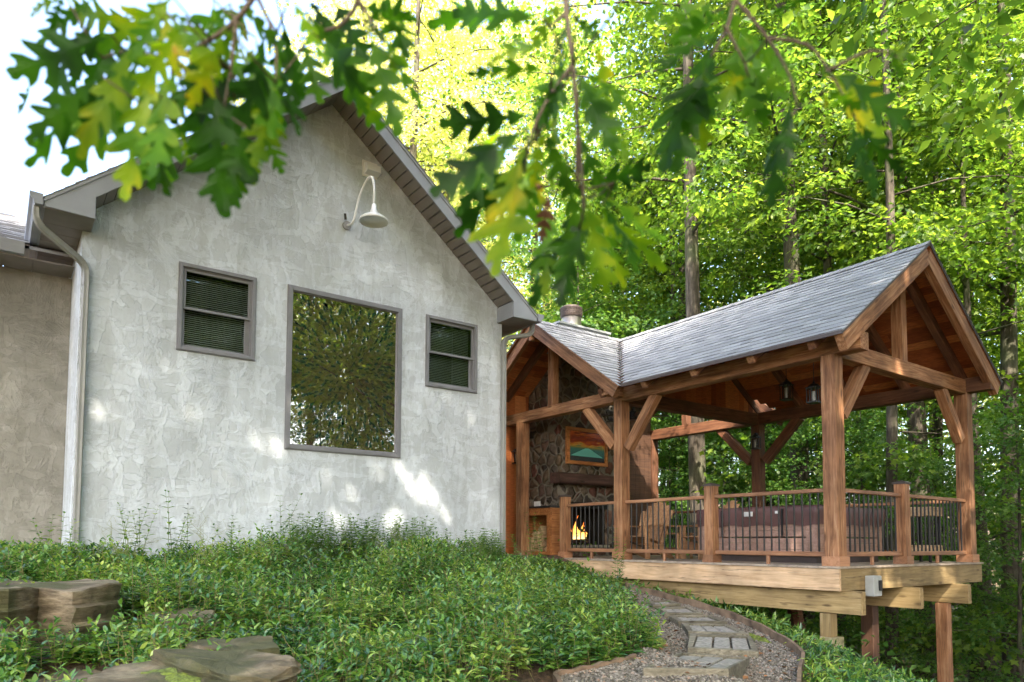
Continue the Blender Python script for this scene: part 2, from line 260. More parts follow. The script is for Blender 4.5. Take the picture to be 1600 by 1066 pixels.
def glassmat(name, tint, refl, trans=True, rough=.01):
    m, n, l, b = newmat(name); n.remove(b)
    g = n.new('ShaderNodeBsdfGlossy'); g.inputs['Roughness'].default_value = rough; g.inputs[0].default_value = (.95, .95, .92, 1)
    fr = n.new('ShaderNodeFresnel'); fr.inputs[0].default_value = 1.5
    ad = nd(n, 'ShaderNodeMath', operation='ADD'); ad.inputs[1].default_value = refl; l.new(fr.outputs[0], ad.inputs[0])
    if trans: t = n.new('ShaderNodeBsdfTransparent')
    else: t = n.new('ShaderNodeBsdfDiffuse')
    t.inputs[0].default_value = (*tint, 1)
    mx = n.new('ShaderNodeMixShader'); l.new(ad.outputs[0], mx.inputs[0]); l.new(t.outputs[0], mx.inputs[1]); l.new(g.outputs[0], mx.inputs[2]); l.new(mx.outputs[0], n['Material Output'].inputs[0])
    return m
MAT['glass'] = glassmat('window_glass', (.85, .9, .88), .0)
MAT['filmglass'] = glassmat('bronze_film_glass', (.085, .062, .036), .46, False, .015)
MAT['filmdot'] = glassmat('teal_film_cutouts', (.006, .04, .03), .10, False, .02)
def emis(name, c, s):
    m, n, l, b = newmat(name); b.inputs['Base Color'].default_value = (*c, 1); b.inputs['Emission Color'].default_value = (*c, 1); b.inputs['Emission Strength'].default_value = s; return m
def fire_mat():
    m, n, l, b = newmat('flame'); tc = n.new('ShaderNodeTexCoord'); s = n.new('ShaderNodeSeparateXYZ'); l.new(tc.outputs['Generated'], s.inputs[0])
    rp = ramp(n, [(0, (1, .75, .3)), (.5, (1, .45, .08)), (1, (1, .16, .02))]); l.new(s.outputs[2], rp.inputs[0]); l.new(rp.outputs[0], b.inputs['Emission Color']); b.inputs['Base Color'].default_value = (.1, .02, 0, 1); b.inputs['Emission Strength'].default_value = .42; return m
MAT['flame'] = fire_mat()
def tv_mat():
    m, n, l, b = newmat('sunset_screen'); uv = n.new('ShaderNodeTexCoord'); s = n.new('ShaderNodeSeparateXYZ'); l.new(uv.outputs['UV'], s.inputs[0])
    rp = ramp(n, [(0, (.01, .01, .01)), (.14, (.02, .03, .02)), (.16, (.03, .16, .12)), (.40, (.06, .26, .18)), (.46, (.25, .28, .06)), (.52, (.9, .42, .05)), (.62, (.55, .08, .01)), (.8, (.16, .02, .008)), (.9, (.7, .14, .02)), (1, (.08, .012, .008))])
    ns = n.new('ShaderNodeTexNoise'); ns.inputs['Scale'].default_value = 5; ns.inputs['Detail'].default_value = 4; mp = n.new('ShaderNodeMapping'); mp.inputs['Scale'].default_value = (1, 2.5, 1); l.new(uv.outputs['UV'], mp.inputs[0]); l.new(mp.outputs[0], ns.inputs[0])
    a = nd(n, 'ShaderNodeMath', operation='SUBTRACT'); a.inputs[1].default_value = .5; l.new(ns.outputs[0], a.inputs[0])
    gt = nd(n, 'ShaderNodeMath', operation='GREATER_THAN'); gt.inputs[1].default_value = .5; l.new(s.outputs[1], gt.inputs[0])
    m1 = nd(n, 'ShaderNodeMath', operation='MULTIPLY'); l.new(a.outputs[0], m1.inputs[0]); l.new(gt.outputs[0], m1.inputs[1])
    m2 = nd(n, 'ShaderNodeMath', operation='MULTIPLY_ADD'); m2.inputs[1].default_value = .7; l.new(m1.outputs[0], m2.inputs[0]); l.new(s.outputs[1], m2.inputs[2])
    l.new(m2.outputs[0], rp.inputs[0]); l.new(rp.outputs[0], b.inputs['Emission Color']); b.inputs['Emission Strength'].default_value = .026; b.inputs['Base Color'].default_value = (.01, .01, .01, 1); b.inputs['Roughness'].default_value = .2; return m
MAT['tv'] = tv_mat()

# ---------------------------------------------------------------- mesh helpers
WL = {}
def wl(o): return WL.get(o.name, Vector((0, 0, 0))) if o else Vector((0, 0, 0))
def tag(o, label=None, cat=None, group=None, kind=None):
    if label: o['label'] = label
    if cat: o['category'] = cat
    if group: o['group'] = group
    if kind: o['kind'] = kind
    return o
def thing(name, loc, label, cat, group=None):
    o = bpy.data.objects.new(name, None); col.objects.link(o); o.location = loc; o.empty_display_size = .2
    WL[o.name] = Vector(loc); return tag(o, label, cat, group)
class MB:
    def __init__(s): s.v = []; s.f = []; s.mi = []; s.smooth = False
    def add(s, vs, fs, mi=0):
        k = len(s.v); s.v += [tuple(x) for x in vs]; s.f += [tuple(i+k for i in f) for f in fs]; s.mi += [mi]*len(fs); return s
    def box(s, a, b, mi=0):
        x0, y0, z0 = [min(p, q) for p, q in zip(a, b)]; x1, y1, z1 = [max(p, q) for p, q in zip(a, b)]
        return s.add([(x0, y0, z0), (x1, y0, z0), (x1, y1, z0), (x0, y1, z0), (x0, y0, z1), (x1, y0, z1), (x1, y1, z1), (x0, y1, z1)],
                     [(0, 3, 2, 1), (4, 5, 6, 7), (0, 1, 5, 4), (1, 2, 6, 5), (2, 3, 7, 6), (3, 0, 4, 7)], mi)
    def prism(s, poly, d, mi=0):   # poly: 3D points (planar), d: extrusion vector
        n = len(poly); d = Vector(d); P = [Vector(p) for p in poly]
        return s.add(P+[p+d for p in P], [tuple(range(n))[::-1], tuple(range(n, 2*n))]+[(i, (i+1) % n, n+(i+1) % n, n+i) for i in range(n)], mi)
    def tube(s, pts, rad, seg=8, mi=0, caps=True):
        P = [Vector(p) for p in pts]; n = len(P); rad = rad if isinstance(rad, (list, tuple)) else [rad]*n
        k = []; t0 = None; prev = None
        for i in range(n):
            t = (P[min(i+1, n-1)]-P[max(i-1, 0)]).normalized()
            if prev is None:
                a = Vector((0, 0, 1)) if abs(t.z) < .9 else Vector((1, 0, 0)); u_ = t.cross(a).normalized()
            else: u_ = (prev-t*prev.dot(t)).normalized()
            prev = u_; w_ = t.cross(u_)
            k += [P[i]+(u_*math.cos(j*2*math.pi/seg)+w_*math.sin(j*2*math.pi/seg))*rad[i] for j in range(seg)]
        f = [(i*seg+j, i*seg+(j+1) % seg, (i+1)*seg+(j+1) % seg, (i+1)*seg+j) for i in range(n-1) for j in range(seg)]
        if caps: f += [tuple(range(seg))[::-1], tuple((n-1)*seg+j for j in range(seg))]
        return s.add(k, f, mi)
    def lathe(s, prof, c, seg=16, mi=0, cap=True):
        c = Vector(c); k = [c+Vector((r*math.cos(j*2*math.pi/seg), r*math.sin(j*2*math.pi/seg), z)) for r, z in prof for j in range(seg)]
        n = len(prof); f = [(i*seg+j, i*seg+(j+1) % seg, (i+1)*seg+(j+1) % seg, (i+1)*seg+j) for i in range(n-1) for j in range(seg)]
        if cap: f += [tuple(range(seg))[::-1], tuple((n-1)*seg+j for j in range(seg))]
        return s.add(k, f, mi)
    def build(s, name, mats, parent=None, smooth=False, origin=None, bevel=0):
        o = Vector(origin) if origin is not None else (wl(parent) if parent else Vector((0, 0, 0)))
        me = bpy.data.meshes.new(name); me.from_pydata([tuple(Vector(p)-o) for p in s.v], [], s.f)
        for m in (mats if isinstance(mats, (list, tuple)) else [mats]): me.materials.append(m)
        if len(set(s.mi)) > 1: me.polygons.foreach_set('material_index', s.mi)
        if smooth: me.polygons.foreach_set('use_smooth', [True]*len(s.f))
        me.update()
        ob = bpy.data.objects.new(name, me); col.objects.link(ob); WL[ob.name] = o.copy()
        ob.location = o-wl(parent)
        if parent:
            ob.parent = parent; q = parent.matrix_basis.to_3x3()
            ob.matrix_parent_inverse = q.to_4x4().inverted()
        if bevel:
            b = ob.modifiers.new('bevel', 'BEVEL'); b.width = bevel; b.segments = 2; b.limit_method = 'ANGLE'
        return ob
CH = {}
def beam(name, p0, p1, w, h, mat, parent, up=(0, 0, 1), ch=.007, label=None, wob=0.0):
    p0 = Vector(p0); p1 = Vector(p1); x = (p1-p0); L = x.length; x.normalize(); up = Vector(up)
    if abs(x.dot(up)) > .98: up = Vector((0, 1, 0))
    y = up.cross(x).normalized(); z = x.cross(y)
    a, b = w/2, h/2
    sec = [(-a+ch, -b), (a-ch, -b), (a, -b+ch), (a, b-ch), (a-ch, b), (-a+ch, b), (-a, b-ch), (-a, -b+ch)]
    ns = max(1, int(L/.5)) if wob else 1; vs = []
    rnd = random.Random(int(abs(p0.x*131+p0.y*71+p0.z*37+L*11)*10))
    for i in range(ns+1):
        dy, dz = (rnd.uniform(-wob, wob), rnd.uniform(-wob, wob)) if wob and 0 < i < ns else (0, 0)
        vs += [(L*i/ns, q+dy, r_+dz) for q, r_ in sec]
    f = [(i*8+j, i*8+(j+1) % 8, (i+1)*8+(j+1) % 8, (i+1)*8+j) for i in range(ns) for j in range(8)]+[tuple(range(8))[::-1], tuple(ns*8+j for j in range(8))]
    me = bpy.data.meshes.new(name); me.from_pydata(vs, [], f); me.materials.append(mat); me.update()
    o = bpy.data.objects.new(name, me); col.objects.link(o)
    Mx = Matrix(((x.x, y.x, z.x, p0.x), (x.y, y.y, z.y, p0.y), (x.z, y.z, z.z, p0.z), (0, 0, 0, 1)))
    if parent: o.parent = parent
    o.matrix_basis = Matrix.Translation(-wl(parent)) @ Mx
    WL[o.name] = p0
    if label: o['label'] = label
    return o
def copy_tree(o, parent=None):
    c = o.copy(); col.objects.link(c)
    if parent: c.parent = parent
    for ch in list(o.children): copy_tree(ch, c)
    return c
def ss(a, b, x):
    t = np.clip((x-a)/(b-a), 0, 1); return t*t*(3-2*t)
def H(X, Y):
    X = np.asarray(X, float); Y = np.asarray(Y, float)
    base = -1.6+.135*np.clip(Y, -3, 10)
    base = base-.26*ss(4.7, 5.7, X)*(1-ss(8.5, 10, Y))
    xs = 7.5+.5*np.clip(Y-4, -3, 3)
    base = base-.42*np.clip(X-xs, 0, 9)-.1*np.clip(X-xs-9, 0, 8)
    base = base+9.5*ss(8, 28, -Y)*ss(-2, 12, X)
    d = np.hypot(X, Y)
    return base+.16*np.clip(d-26, 0, 60)*ss(3, 12, X+.2*Y)
def h(x, y): return float(H(x, y))

# ---------------------------------------------------------------- setting: ground
def ground():
    xs = np.concatenate([np.linspace(-300, -20, 12), np.linspace(-18, 40, 175), np.linspace(43, 400, 30)])
    ys = np.concatenate([np.linspace(-300, -20, 12), np.linspace(-18, 45, 190), np.linspace(48, 400, 30)])
    X, Y = np.meshgrid(xs, ys); Z = H(X, Y); rng = np.random.default_rng(3)
    near = (X > -10) & (X < 30) & (Y > -5) & (Y < 35)
    Z = Z+near*rng.normal(0, .018, Z.shape)+.25*np.sin(X*.35)*np.cos(Y*.31)*(np.hypot(X, Y) > 16)
    # the bank is hollowed under the deck so that nothing pokes through
    v = np.stack([X.ravel(), Y.ravel(), Z.ravel()], 1); nx = len(xs); ny = len(ys)
    f = [(j*nx+i, j*nx+i+1, (j+1)*nx+i+1, (j+1)*nx+i) for j in range(ny-1) for i in range(nx-1)]
    me = bpy.data.meshes.new('ground'); me.from_pydata(v.tolist(), [], f); me.materials.append(MAT['ground'])
    me.polygons.foreach_set('use_smooth', [True]*len(f)); me.update()
    o = bpy.data.objects.new('ground', me); col.objects.link(o); tag(o, 'brown and mossy sloping ground under the plants and trees', 'ground', kind='structure')
ground()

# ---------------------------------------------------------------- house
Y0 = 9.8; XL, XR, XM = .75, 6.9, 3.82; SL = .82
def zr(x): return 6.5-SL*abs(x-XM)
house = thing('stucco_house', (XM, Y0, -.6), 'grey white stucco house with a steep gable, three windows and aluminium eaves', 'house')
m = MB()
zt = 3.92
poly = [(XL, Y0, -.9), (XR, Y0, -.9), (XR, Y0, zr(XR)), (XM, Y0, 6.5), (XL, Y0, zr(XL))]
holes = [(1.83, 2.44, 2.79, 3.57), (3.24, 1.28, 5.0, 3.58), (5.44, 2.45, 6.39, 3.58)]
def wall_faces(m, y):
    xs = sorted({XL, XR, XM, *[v for h_ in holes for v in (h_[0], h_[2])]})
    for a, b in zip(xs, xs[1:]):
        hs = [q for q in holes if q[0] <= a+1e-6 and q[2] >= b-1e-6]
        if hs:
            q = hs[0]; m.add([(a, y, -.9), (b, y, -.9), (b, y, q[1]), (a, y, q[1])], [(0, 1, 2, 3)]); lo = q[3]
        else: lo = -.9
        m.add([(a, y, lo), (b, y, lo), (b, y, zr(b)), (a, y, zr(a))], [(0, 1, 2, 3)])
wall_faces(m, Y0)
for a, z0, b, z1 in holes:
    m.add([(a, Y0, z0), (a, Y0, z1), (a, Y0+.16, z1), (a, Y0+.16, z0)], [(0, 1, 2, 3)]); m.add([(b, Y0, z0), (b, Y0, z1), (b, Y0+.16, z1), (b, Y0+.16, z0)], [(3, 2, 1, 0)])
    m.add([(a, Y0, z0), (b, Y0, z0), (b, Y0+.16, z0), (a, Y0+.16, z0)], [(3, 2, 1, 0)]); m.add([(a, Y0, z1), (b, Y0, z1), (b, Y0+.16, z1), (a, Y0+.16, z1)], [(0, 1, 2, 3)])
m.add([(XL, Y0, -.9), (XL, Y0+9, -.9), (XL, Y0+9, zr(XL)), (XL, Y0, zr(XL))], [(0, 3, 2, 1)])
m.add([(XR, Y0, -.9), (XR, Y0+9, -.9), (XR, Y0+9, zr(XR)), (XR, Y0, zr(XR))], [(0, 1, 2, 3)])
m.add([(XL, Y0+9, -.9), (XR, Y0+9, -.9), (XR, Y0+9, zr(XR)), (XM, Y0+9, 6.5), (XL, Y0+9, zr(XL))], [(0, 4, 3, 2, 1)])
wl_o = m.build('wall', MAT['stucco'], house, origin=(XM, Y0, 2))
# white wall of the rear room that shows between the corner and the pavilion
m = MB(); m.box((XR+.002, 12.6, -.9), (8.2, 12.8, 3.4)); m.build('rear_wall', MAT['stucco'], house)
m = MB(); m.box((XL+.06, Y0+.5, -.8), (XR-.06, Y0+8.8, 3.9)); 
m2 = MB()
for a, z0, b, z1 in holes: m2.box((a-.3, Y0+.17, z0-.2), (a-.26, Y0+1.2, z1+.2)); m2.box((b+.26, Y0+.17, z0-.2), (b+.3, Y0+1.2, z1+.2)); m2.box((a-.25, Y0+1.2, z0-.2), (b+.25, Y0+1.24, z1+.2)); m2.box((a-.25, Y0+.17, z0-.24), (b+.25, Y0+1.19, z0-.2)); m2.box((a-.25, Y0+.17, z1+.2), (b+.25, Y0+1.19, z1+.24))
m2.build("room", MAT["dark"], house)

def roof_slabs(name, parent, course_list, mat):  # shingle courses as thin overlapping strips
    pass
def shingles(name, parent, O, U, V, nrm, vlen, ulim, row=.135, seed=1, tabw=(.14, .34), th=.006, flip=False):
    rnd = random.Random(seed); O, U, V, nrm = map(Vector, (O, U, V, nrm)); m = MB()
    k = int(vlen/row)+1
    for i in range(k):
        v0 = i*row; v1 = min(vlen, v0+row*1.12); 
        if v0 >= vlen: break
        a, b = ulim(v0); a1, b1 = ulim(v1); u_ = a
        while u_ < b-.01:
            ww = rnd.uniform(*tabw); ue = min(b, u_+ww); t = th*(1+rnd.choice((0, 0, .9, .9))); lift = rnd.uniform(0, .0012)
            tu, te = max(u_, a1) if a1 > a else u_, min(ue, b1) if b1 < b else ue
            if te < tu: te = tu = max(min(te, b1), a1)
            P = [O+U*u_+V*v0+nrm*(t+lift+.004), O+U*ue+V*v0+nrm*(t+lift+.004), O+U*te+V*v1+nrm*.003, O+U*tu+V*v1+nrm*.003]
            B = [O+U*u_+V*v0+nrm*0, O+U*ue+V*v0+nrm*0]
            m.add(P+B, [(0, 1, 2, 3), (4, 5, 1, 0), (4, 0, 3), (5, 2, 1)]); u_ = ue
    return m.build(name, mat_sh, parent)
mat_sh = MAT['shingle']
RY0, RY1 = 9.33, 18.9; EX = 3.47; RT = 6.69
def zt_(x): return RT-SL*abs(x-XM)
ca = 1/math.sqrt(1+SL*SL); sa = SL*ca; slen = EX/ca
# roof deck (solid) and shingle skins
m = MB()
for s in (-1, 1):
    m.prism([(XM, RY0+.02, RT-.03), (XM+s*EX, RY0+.02, RT-SL*EX-.03), (XM+s*EX, RY0+.02, RT-SL*EX-.06), (XM, RY0+.02, RT-.06)][::s], (0, RY1-RY0-.02, 0))
m.build('roof', MAT['shingle'], house)
shingles('roof_shingles', house, (XM+EX+.03, RY0-.02, zt_(XM+EX+.03)-.03), (0, 1, 0), (-ca, 0, sa), (sa, 0, ca), slen+.04, lambda v: (0, RY1-RY0), seed=2)
shingles('roof_shingles', house, (XM-EX-.03, RY0-.02, zt_(XM-EX-.03)-.03), (0, 1, 0), (ca, 0, sa), (-sa, 0, ca), slen+.04, lambda v: (0, RY1-RY0), seed=3)
# rake fascia with the boxed return at each end
bz = 3.70
for s in (-1, 1):
    inner = XM+s*2.99
    P = [(XM, RY0, RT-.035), (XM+s*EX, RY0, RT-SL*EX-.035), (XM+s*EX, RY0, bz+.01), (inner, RY0, bz), (inner, RY0, RT-SL*2.99-.285), (XM, RY0, RT-.285)]
    m = MB(); m.prism(P if s > 0 else P[::-1], (0, .025, 0)); m.build('rake_fascia', MAT['trim'], house)
    # thin drip line under shingles
    m = MB(); m.prism([(XM, RY0-.012, RT-.03), (XM+s*(EX+.01), RY0-.012, RT-SL*(EX+.01)-.03), (XM+s*(EX+.01), RY0-.012, RT-SL*(EX+.01)-.075), (XM, RY0-.012, RT-.075)][::s], (0, .011, 0)); m.build('drip_edge', MAT['trim'], house)
    # rake soffit: vinyl planks across
    m = MB(); n = 26
    for i in range(n):
        x0 = XM+s*(2.99*i/n+.0); x1 = XM+s*(2.99*(i+1)/n-.010)
        za, zb = zt_(x0)-.272, zt_(x1)-.272
        m.add([(x0, RY0+.027, za), (x1, RY0+.027, zb), (x1, Y0-.002, zb), (x0, Y0-.002, za)], [(0, 1, 2, 3)])
        x2 = XM+s*(2.99*(i+1)/n); m.add([(x1, RY0+.027, zb), (x2, RY0+.027, zt_(x2)-.255), (x2, Y0-.002, zt_(x2)-.255), (x1, Y0-.002, zb)], [(0, 1, 2, 3)])
    m.build('rake_soffit', MAT['soffit'], house)
    # box return: inner cheek and flat soffit
    m = MB(); m.box((inner-.01*s, RY0+.026, bz+.002), (inner, Y0-.002, zt_(inner)-.28)); m.build('return_cheek', MAT['trim'], house)
    xo = XM+s*EX; xw = XR if s > 0 else XL
    m = MB(); m.box((min(inner, xo), RY0+.026, bz), (max(inner, xo), Y0-.002, bz+.008))
    for j in range(30):
        y = Y0+j*.3; m.box((min(xw, xo)+.002, y+.004, bz), (max(xw, xo), y+.292, bz+.008))
    m.box((min(xw, xo)+.002, Y0, bz+.012), (max(xw, xo), RY1-.2, bz+.02)); m.build('eave_soffit', MAT['soffit'], house)
    m = MB(); m.box((xo-.0, RY0+.026, bz+.002), (xo+s*.02, RY1, zt_(xo)-.05)); m.build('eave_fascia', MAT['trim'], house)
    # K gutter
    g0 = xo+s*.021; prof = [(0, .125), (0, 0), (s*.075, 0), (s*.095, .05), (s*.125, .075), (s*.13, .13), (s*.122, .13), (s*.117, .082), (s*.087, .056), (s*.068, .008), (s*.006, .008), (s*.006, .125)]
    m = MB(); m.prism([(g0+a, RY0-.01, bz+.015+b) for a, b in prof], (0, 9.2, 0)); m.add([(g0+a, RY0-.006, bz+.015+b) for a, b in prof[:6]], [tuple(range(6))]); m.build('gutter', MAT['trim'], house)
# downspouts: rectangular section swept along a path
def rectsweep(m, pts, w_, d_, side):
    P = [Vector(p) for p in pts]; side = Vector(side).normalized(); rings = []
    for i, p in enumerate(P):
        t = (P[min(i+1, len(P)-1)]-P[max(i-1, 0)]).normalized(); n_ = t.cross(side).normalized()
        c = .15; s2 = []
        for a, b in ((-.5+c, -.5), (0, -.46), (.5-c, -.5), (.5, -.5+c), (.46, 0), (.5, .5-c), (.5-c, .5), (0, .46), (-.5+c, .5), (-.5, .5-c), (-.46, 0), (-.5, -.5+c)): s2.append(p+side*(a*w_)+n_*(b*d_))
        rings += s2
    n = 12; f = [(i*n+j, i*n+(j+1) % n, (i+1)*n+(j+1) % n, (i+1)*n+j) for i in range(len(P)-1) for j in range(n)]+[tuple(range(n))[::-1], tuple((len(P)-1)*n+j for j in range(n))]
    m.add(rings, f)
def bendpath(a, b, c, n=6, r=.12):
    a, b, c = map(Vector, (a, b, c)); p = b+(a-b).normalized()*r; q = b+(c-b).normalized()*r
    return [p*(1-t)**2+b*2*t*(1-t)+q*t*t for t in [i/n for i in range(n+1)]]
def spout(x_g, y_g, x_w, y_w, zb, elbow_z):
    top = (x_g, y_g, bz+.02); e1 = (x_g, y_g, bz-.16); e2 = (x_w, y_w, elbow_z); bot = (x_w, y_w, zb)
    m = MB(); sd = (0, 1, 0)
    rectsweep(m, [top]+bendpath(top, e1, e2)+bendpath(e1, e2, bot)+[bot], .095, .07, sd)
    for cpt, a, b in ((e1, top, e2), (e2, e1, bot)):   # crimped elbow ribs
        for i, p in enumerate(bendpath(a, cpt, b, 9, .13)):
            if i % 1 == 0:
                q = bendpath(a, cpt, b, 9, .13); t = (q[min(i+1, 9)]-q[max(i-1, 0)]).normalized()
                rectsweep(m, [p-t*.004, p+t*.004], .101, .076, sd)
    rectsweep(m, [(x_w, y_w, elbow_z-.2), (x_w, y_w, elbow_z-.25)], .103, .078, sd); m.build('downspout', MAT['downspout'], house)
spout(.27, 9.44, .80, 9.74, -.6, 3.27)
spout(7.36, 9.55, 6.90, 9.74, -.6, 3.45)
# windows
def window(a, z0, b, z1, kind):
    fr = MB(); t = .042 if kind == 'sash' else .06; y0, y1 = Y0-.03, Y0+.12
    def ring(mm, a, z0, b, z1, t, y0, y1):
        mm.box((a, y0, z0), (a+t, y1, z1)); mm.box((b-t, y0, z0), (b, y1, z1)); mm.box((a+t, y0+.001, z0), (b-t, y1, z0+t)); mm.box((a+t, y0+.001, z1-t), (b-t, y1, z1))
    ring(fr, a, z0, b, z1, t, y0, y1); e = .012; ring(fr, a-e, z0-e, b+e, z1+e, e-.001, y0+.012, Y0+.01)
    ring(fr, a+t, z0+t, b-t, z1-t, .012, y0+.03, y1)
    w_ = fr.build('window', MAT['frame'], house, bevel=.004)
    ai, bi, zi, zo = a+t+.012, b-t-.012, z0+t+.012, z1-t-.012
    if kind == 'sash':
        zm = (z0+z1)/2+.0
        m = MB(); ring(m, ai, zm-.02, bi, zo, .035, y0+.045, y0+.075); m.build('upper_sash', MAT['frame'], w_, bevel=.003)
        m = MB(); ring(m, ai, zi, bi-.03, zm+.02, .035, y0+.08, y0+.11); m.box((bi-.03, y0+.085, zi), (bi, y0+.11, zm+.02)); m.build('lower_sash', MAT['frame'], w_, bevel=.003)
        m = MB(); m.box((ai+.03, y0+.06, zm), (bi-.03, y0+.063, zo-.03)); m.build('pane', MAT['glass'], w_)
        m = MB(); m.box((ai+.03, y0+.095, zi+.03), (bi-.05, y0+.098, zm)); m.build('pane', MAT['glass'], w_)
        m = MB(); z = zi+.01
        while z < zo-.02:
            m.add([(ai, Y0+.16, z), (bi, Y0+.16, z), (bi, Y0+.185, z+.022), (ai, Y0+.185, z+.022)], [(0, 1, 2, 3)]); z += .027
        m.build('blind', MAT['blind'], w_)
    else:
        m = MB(); m.box((ai, y0+.05, zi), (bi, y0+.056, zo)); m.build('pane', MAT['filmglass'], w_)
        m = MB(); rnd = random.Random(5); cx, cz = a+(b-a)*.53, z0+(z1-z0)*.535; y = y0+.0485
        N = 760; k = 0
        for i in range(N):
            r = .0535*math.sqrt(i)+.03; th = i*2.39996+rnd.uniform(-.1, .1); px, pz = cx+r*math.cos(th), cz+r*math.sin(th)
            L = .026+.016*min(1, r)+rnd.uniform(0, .018); W = L*rnd.uniform(.3, .5); an = th+rnd.uniform(-.35, .35)
            if not (ai+L < px < bi-L and zi+L < pz < zo-L): continue
            pts = []
            for q in range(7):
                t_ = q*2*math.pi/7; rr_ = rnd.uniform(.75, 1.1); dx, dz = L*math.cos(t_)*rr_, W*math.sin(t_)*rr_*(1.25 if math.cos(t_) > 0 else .7)
                pts.append((px+dx*math.cos(an)-dz*math.sin(an), y, pz+dx*math.sin(an)+dz*math.cos(an)))
            m.prism(pts, (0, .001, 0))
        m.build('film_cutouts', MAT['filmdot'], w_)
    return w_
window(*holes[0], 'sash'); window(*holes[1], 'big'); window(*holes[2], 'sash')
# wall vent hood
m = MB(); m.box((4.31, Y0-.02, 5.50), (4.55, Y0-.001, 5.74)); v = m.build('vent_plate', MAT['white'], house)
m = MB(); m.prism([(4.34, Y0-.021, 5.53), (4.34, Y0-.14, 5.55), (4.34, Y0-.12, 5.66), (4.34, Y0-.021, 5.71)], (.22, 0, 0)); m.build('vent_hood', MAT['white'], v)

# left wing, set back
wing = thing('house_wing', (-3, 11.1, -.6), 'lower stained stucco wing set back at the far left under a shingled roof', 'house')
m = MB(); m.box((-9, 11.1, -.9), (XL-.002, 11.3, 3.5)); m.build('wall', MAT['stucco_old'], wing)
m = MB()
for j in range(32): m.box((-9+j*.3, 10.62, 3.50), (-9+j*.3+.292, 11.1, 3.508))
m.box((-9, 10.6, 3.5), (XL-.5, 10.618, 3.68)); m.box((-9, 10.62, 3.512), (XL-.01, 11.1, 3.52)); m.build('eave_soffit', MAT['soffit'], wing)
m = MB(); m.prism([(-9, 10.6, 3.52), (-9, 10.52, 3.52), (-9, 10.49, 3.6), (-9, 10.47, 3.66), (-9, 10.48, 3.66), (-9, 10.51, 3.58), (-9, 10.59, 3.53)], (9.2, 0, 0)); m.build('gutter', MAT['trim'], wing)
c2 = 1/math.sqrt(1+.45**2); s2 = .45*c2
shingles('roof_shingles', wing, (-9, 10.56, 3.68), (1, 0, 0), (0, c2, s2), (0, -s2, c2), 4.5, lambda v: (0, 9.25), seed=8)
m = MB(); m.prism([(-9, 10.6, 3.66), (-9, 14.6, 5.46), (-9, 14.6, 5.42), (-9, 10.6, 3.62)], (9.7, 0, 0)); m.build('roof', MAT['shingle'], wing)

# barn light on the gable
lamp = thing('barn_light', (4.08, Y0, 4.66), 'white gooseneck barn light on the stucco gable above the big window', 'wall lamp')
m = MB(); m.tube([(4.08, Y0-.001, 4.66), (4.08, Y0-.03, 4.66)], .065, 20); m.build('wall_plate', MAT['downspout'], lamp, smooth=False)
pts = []; B = [(4.08, 9.78, 4.66), (4.10, 9.60, 4.66), (4.16, 9.55, 5.0), (4.21, 9.42, 5.22), (4.245, 9.30, 5.24), (4.255, 9.24, 5.05), (4.255, 9.24, 4.82)]
def catmull(B, n=6):
    B = [Vector(b) for b in B]; B = [B[0]]+B+[B[-1]]; o = []
    for i in range(1, len(B)-2):
        for k in range(n):
            t = k/n; o.append(.5*((2*B[i])+(B[i+1]-B[i-1])*t+(2*B[i-1]-5*B[i]+4*B[i+1]-B[i+2])*t*t+(-B[i-1]+3*B[i]-3*B[i+1]+B[i+2])*t**3))
    return o+[B[-2]]
m = MB(); m.tube(catmull(B), .017, 10); m.build('gooseneck_arm', MAT['white'], lamp, smooth=True)
m = MB(); c = (4.255, 9.24, 4.56); m.lathe([(.0, .26), (.03, .26), (.036, .17), (.052, .165), (.055, .115), (.06, .11), (.075, .10), (.15, .075), (.19, .045), (.2, .035), (.205, .0), (.2, .0), (.185, .035), (.12, .06), (.0, .07)], c, 28, cap=False); m.build('lamp_shade', MAT['white'], lamp, smooth=True)
m = MB(); m.tube([(4.04, 9.74, 4.72), (4.02, 9.72, 4.80)], .018, 6); m.build('sensor', MAT['blackmetal'], lamp)

# ---------------------------------------------------------------- pavilion
T = MAT['timber']; TD = MAT['timber_dark']
pav = thing('timber_pavilion', (10.2, 8, -.28), 'open timber frame pavilion with grey shingled crossing gables beside the house', 'pavilion')
DZ = -.28
P_ = .19
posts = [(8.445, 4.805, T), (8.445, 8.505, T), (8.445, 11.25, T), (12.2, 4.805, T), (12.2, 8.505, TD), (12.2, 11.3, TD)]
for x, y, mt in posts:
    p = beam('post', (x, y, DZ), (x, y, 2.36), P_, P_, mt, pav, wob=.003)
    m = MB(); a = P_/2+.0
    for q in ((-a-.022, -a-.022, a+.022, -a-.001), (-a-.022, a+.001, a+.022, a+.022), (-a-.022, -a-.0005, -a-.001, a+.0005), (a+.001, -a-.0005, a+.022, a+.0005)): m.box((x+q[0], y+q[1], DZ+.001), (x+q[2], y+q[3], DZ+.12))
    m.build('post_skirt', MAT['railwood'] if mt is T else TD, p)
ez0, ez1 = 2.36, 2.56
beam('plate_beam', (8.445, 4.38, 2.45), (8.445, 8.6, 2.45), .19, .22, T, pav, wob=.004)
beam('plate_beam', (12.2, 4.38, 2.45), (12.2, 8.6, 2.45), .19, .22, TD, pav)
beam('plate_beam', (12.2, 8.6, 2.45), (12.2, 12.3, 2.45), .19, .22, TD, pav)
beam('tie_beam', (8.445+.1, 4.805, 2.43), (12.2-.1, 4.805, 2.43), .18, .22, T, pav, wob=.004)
beam('tie_beam', (8.445+.1, 8.505, 2.43), (12.2-.1, 8.505, 2.43), .18, .22, TD, pav)
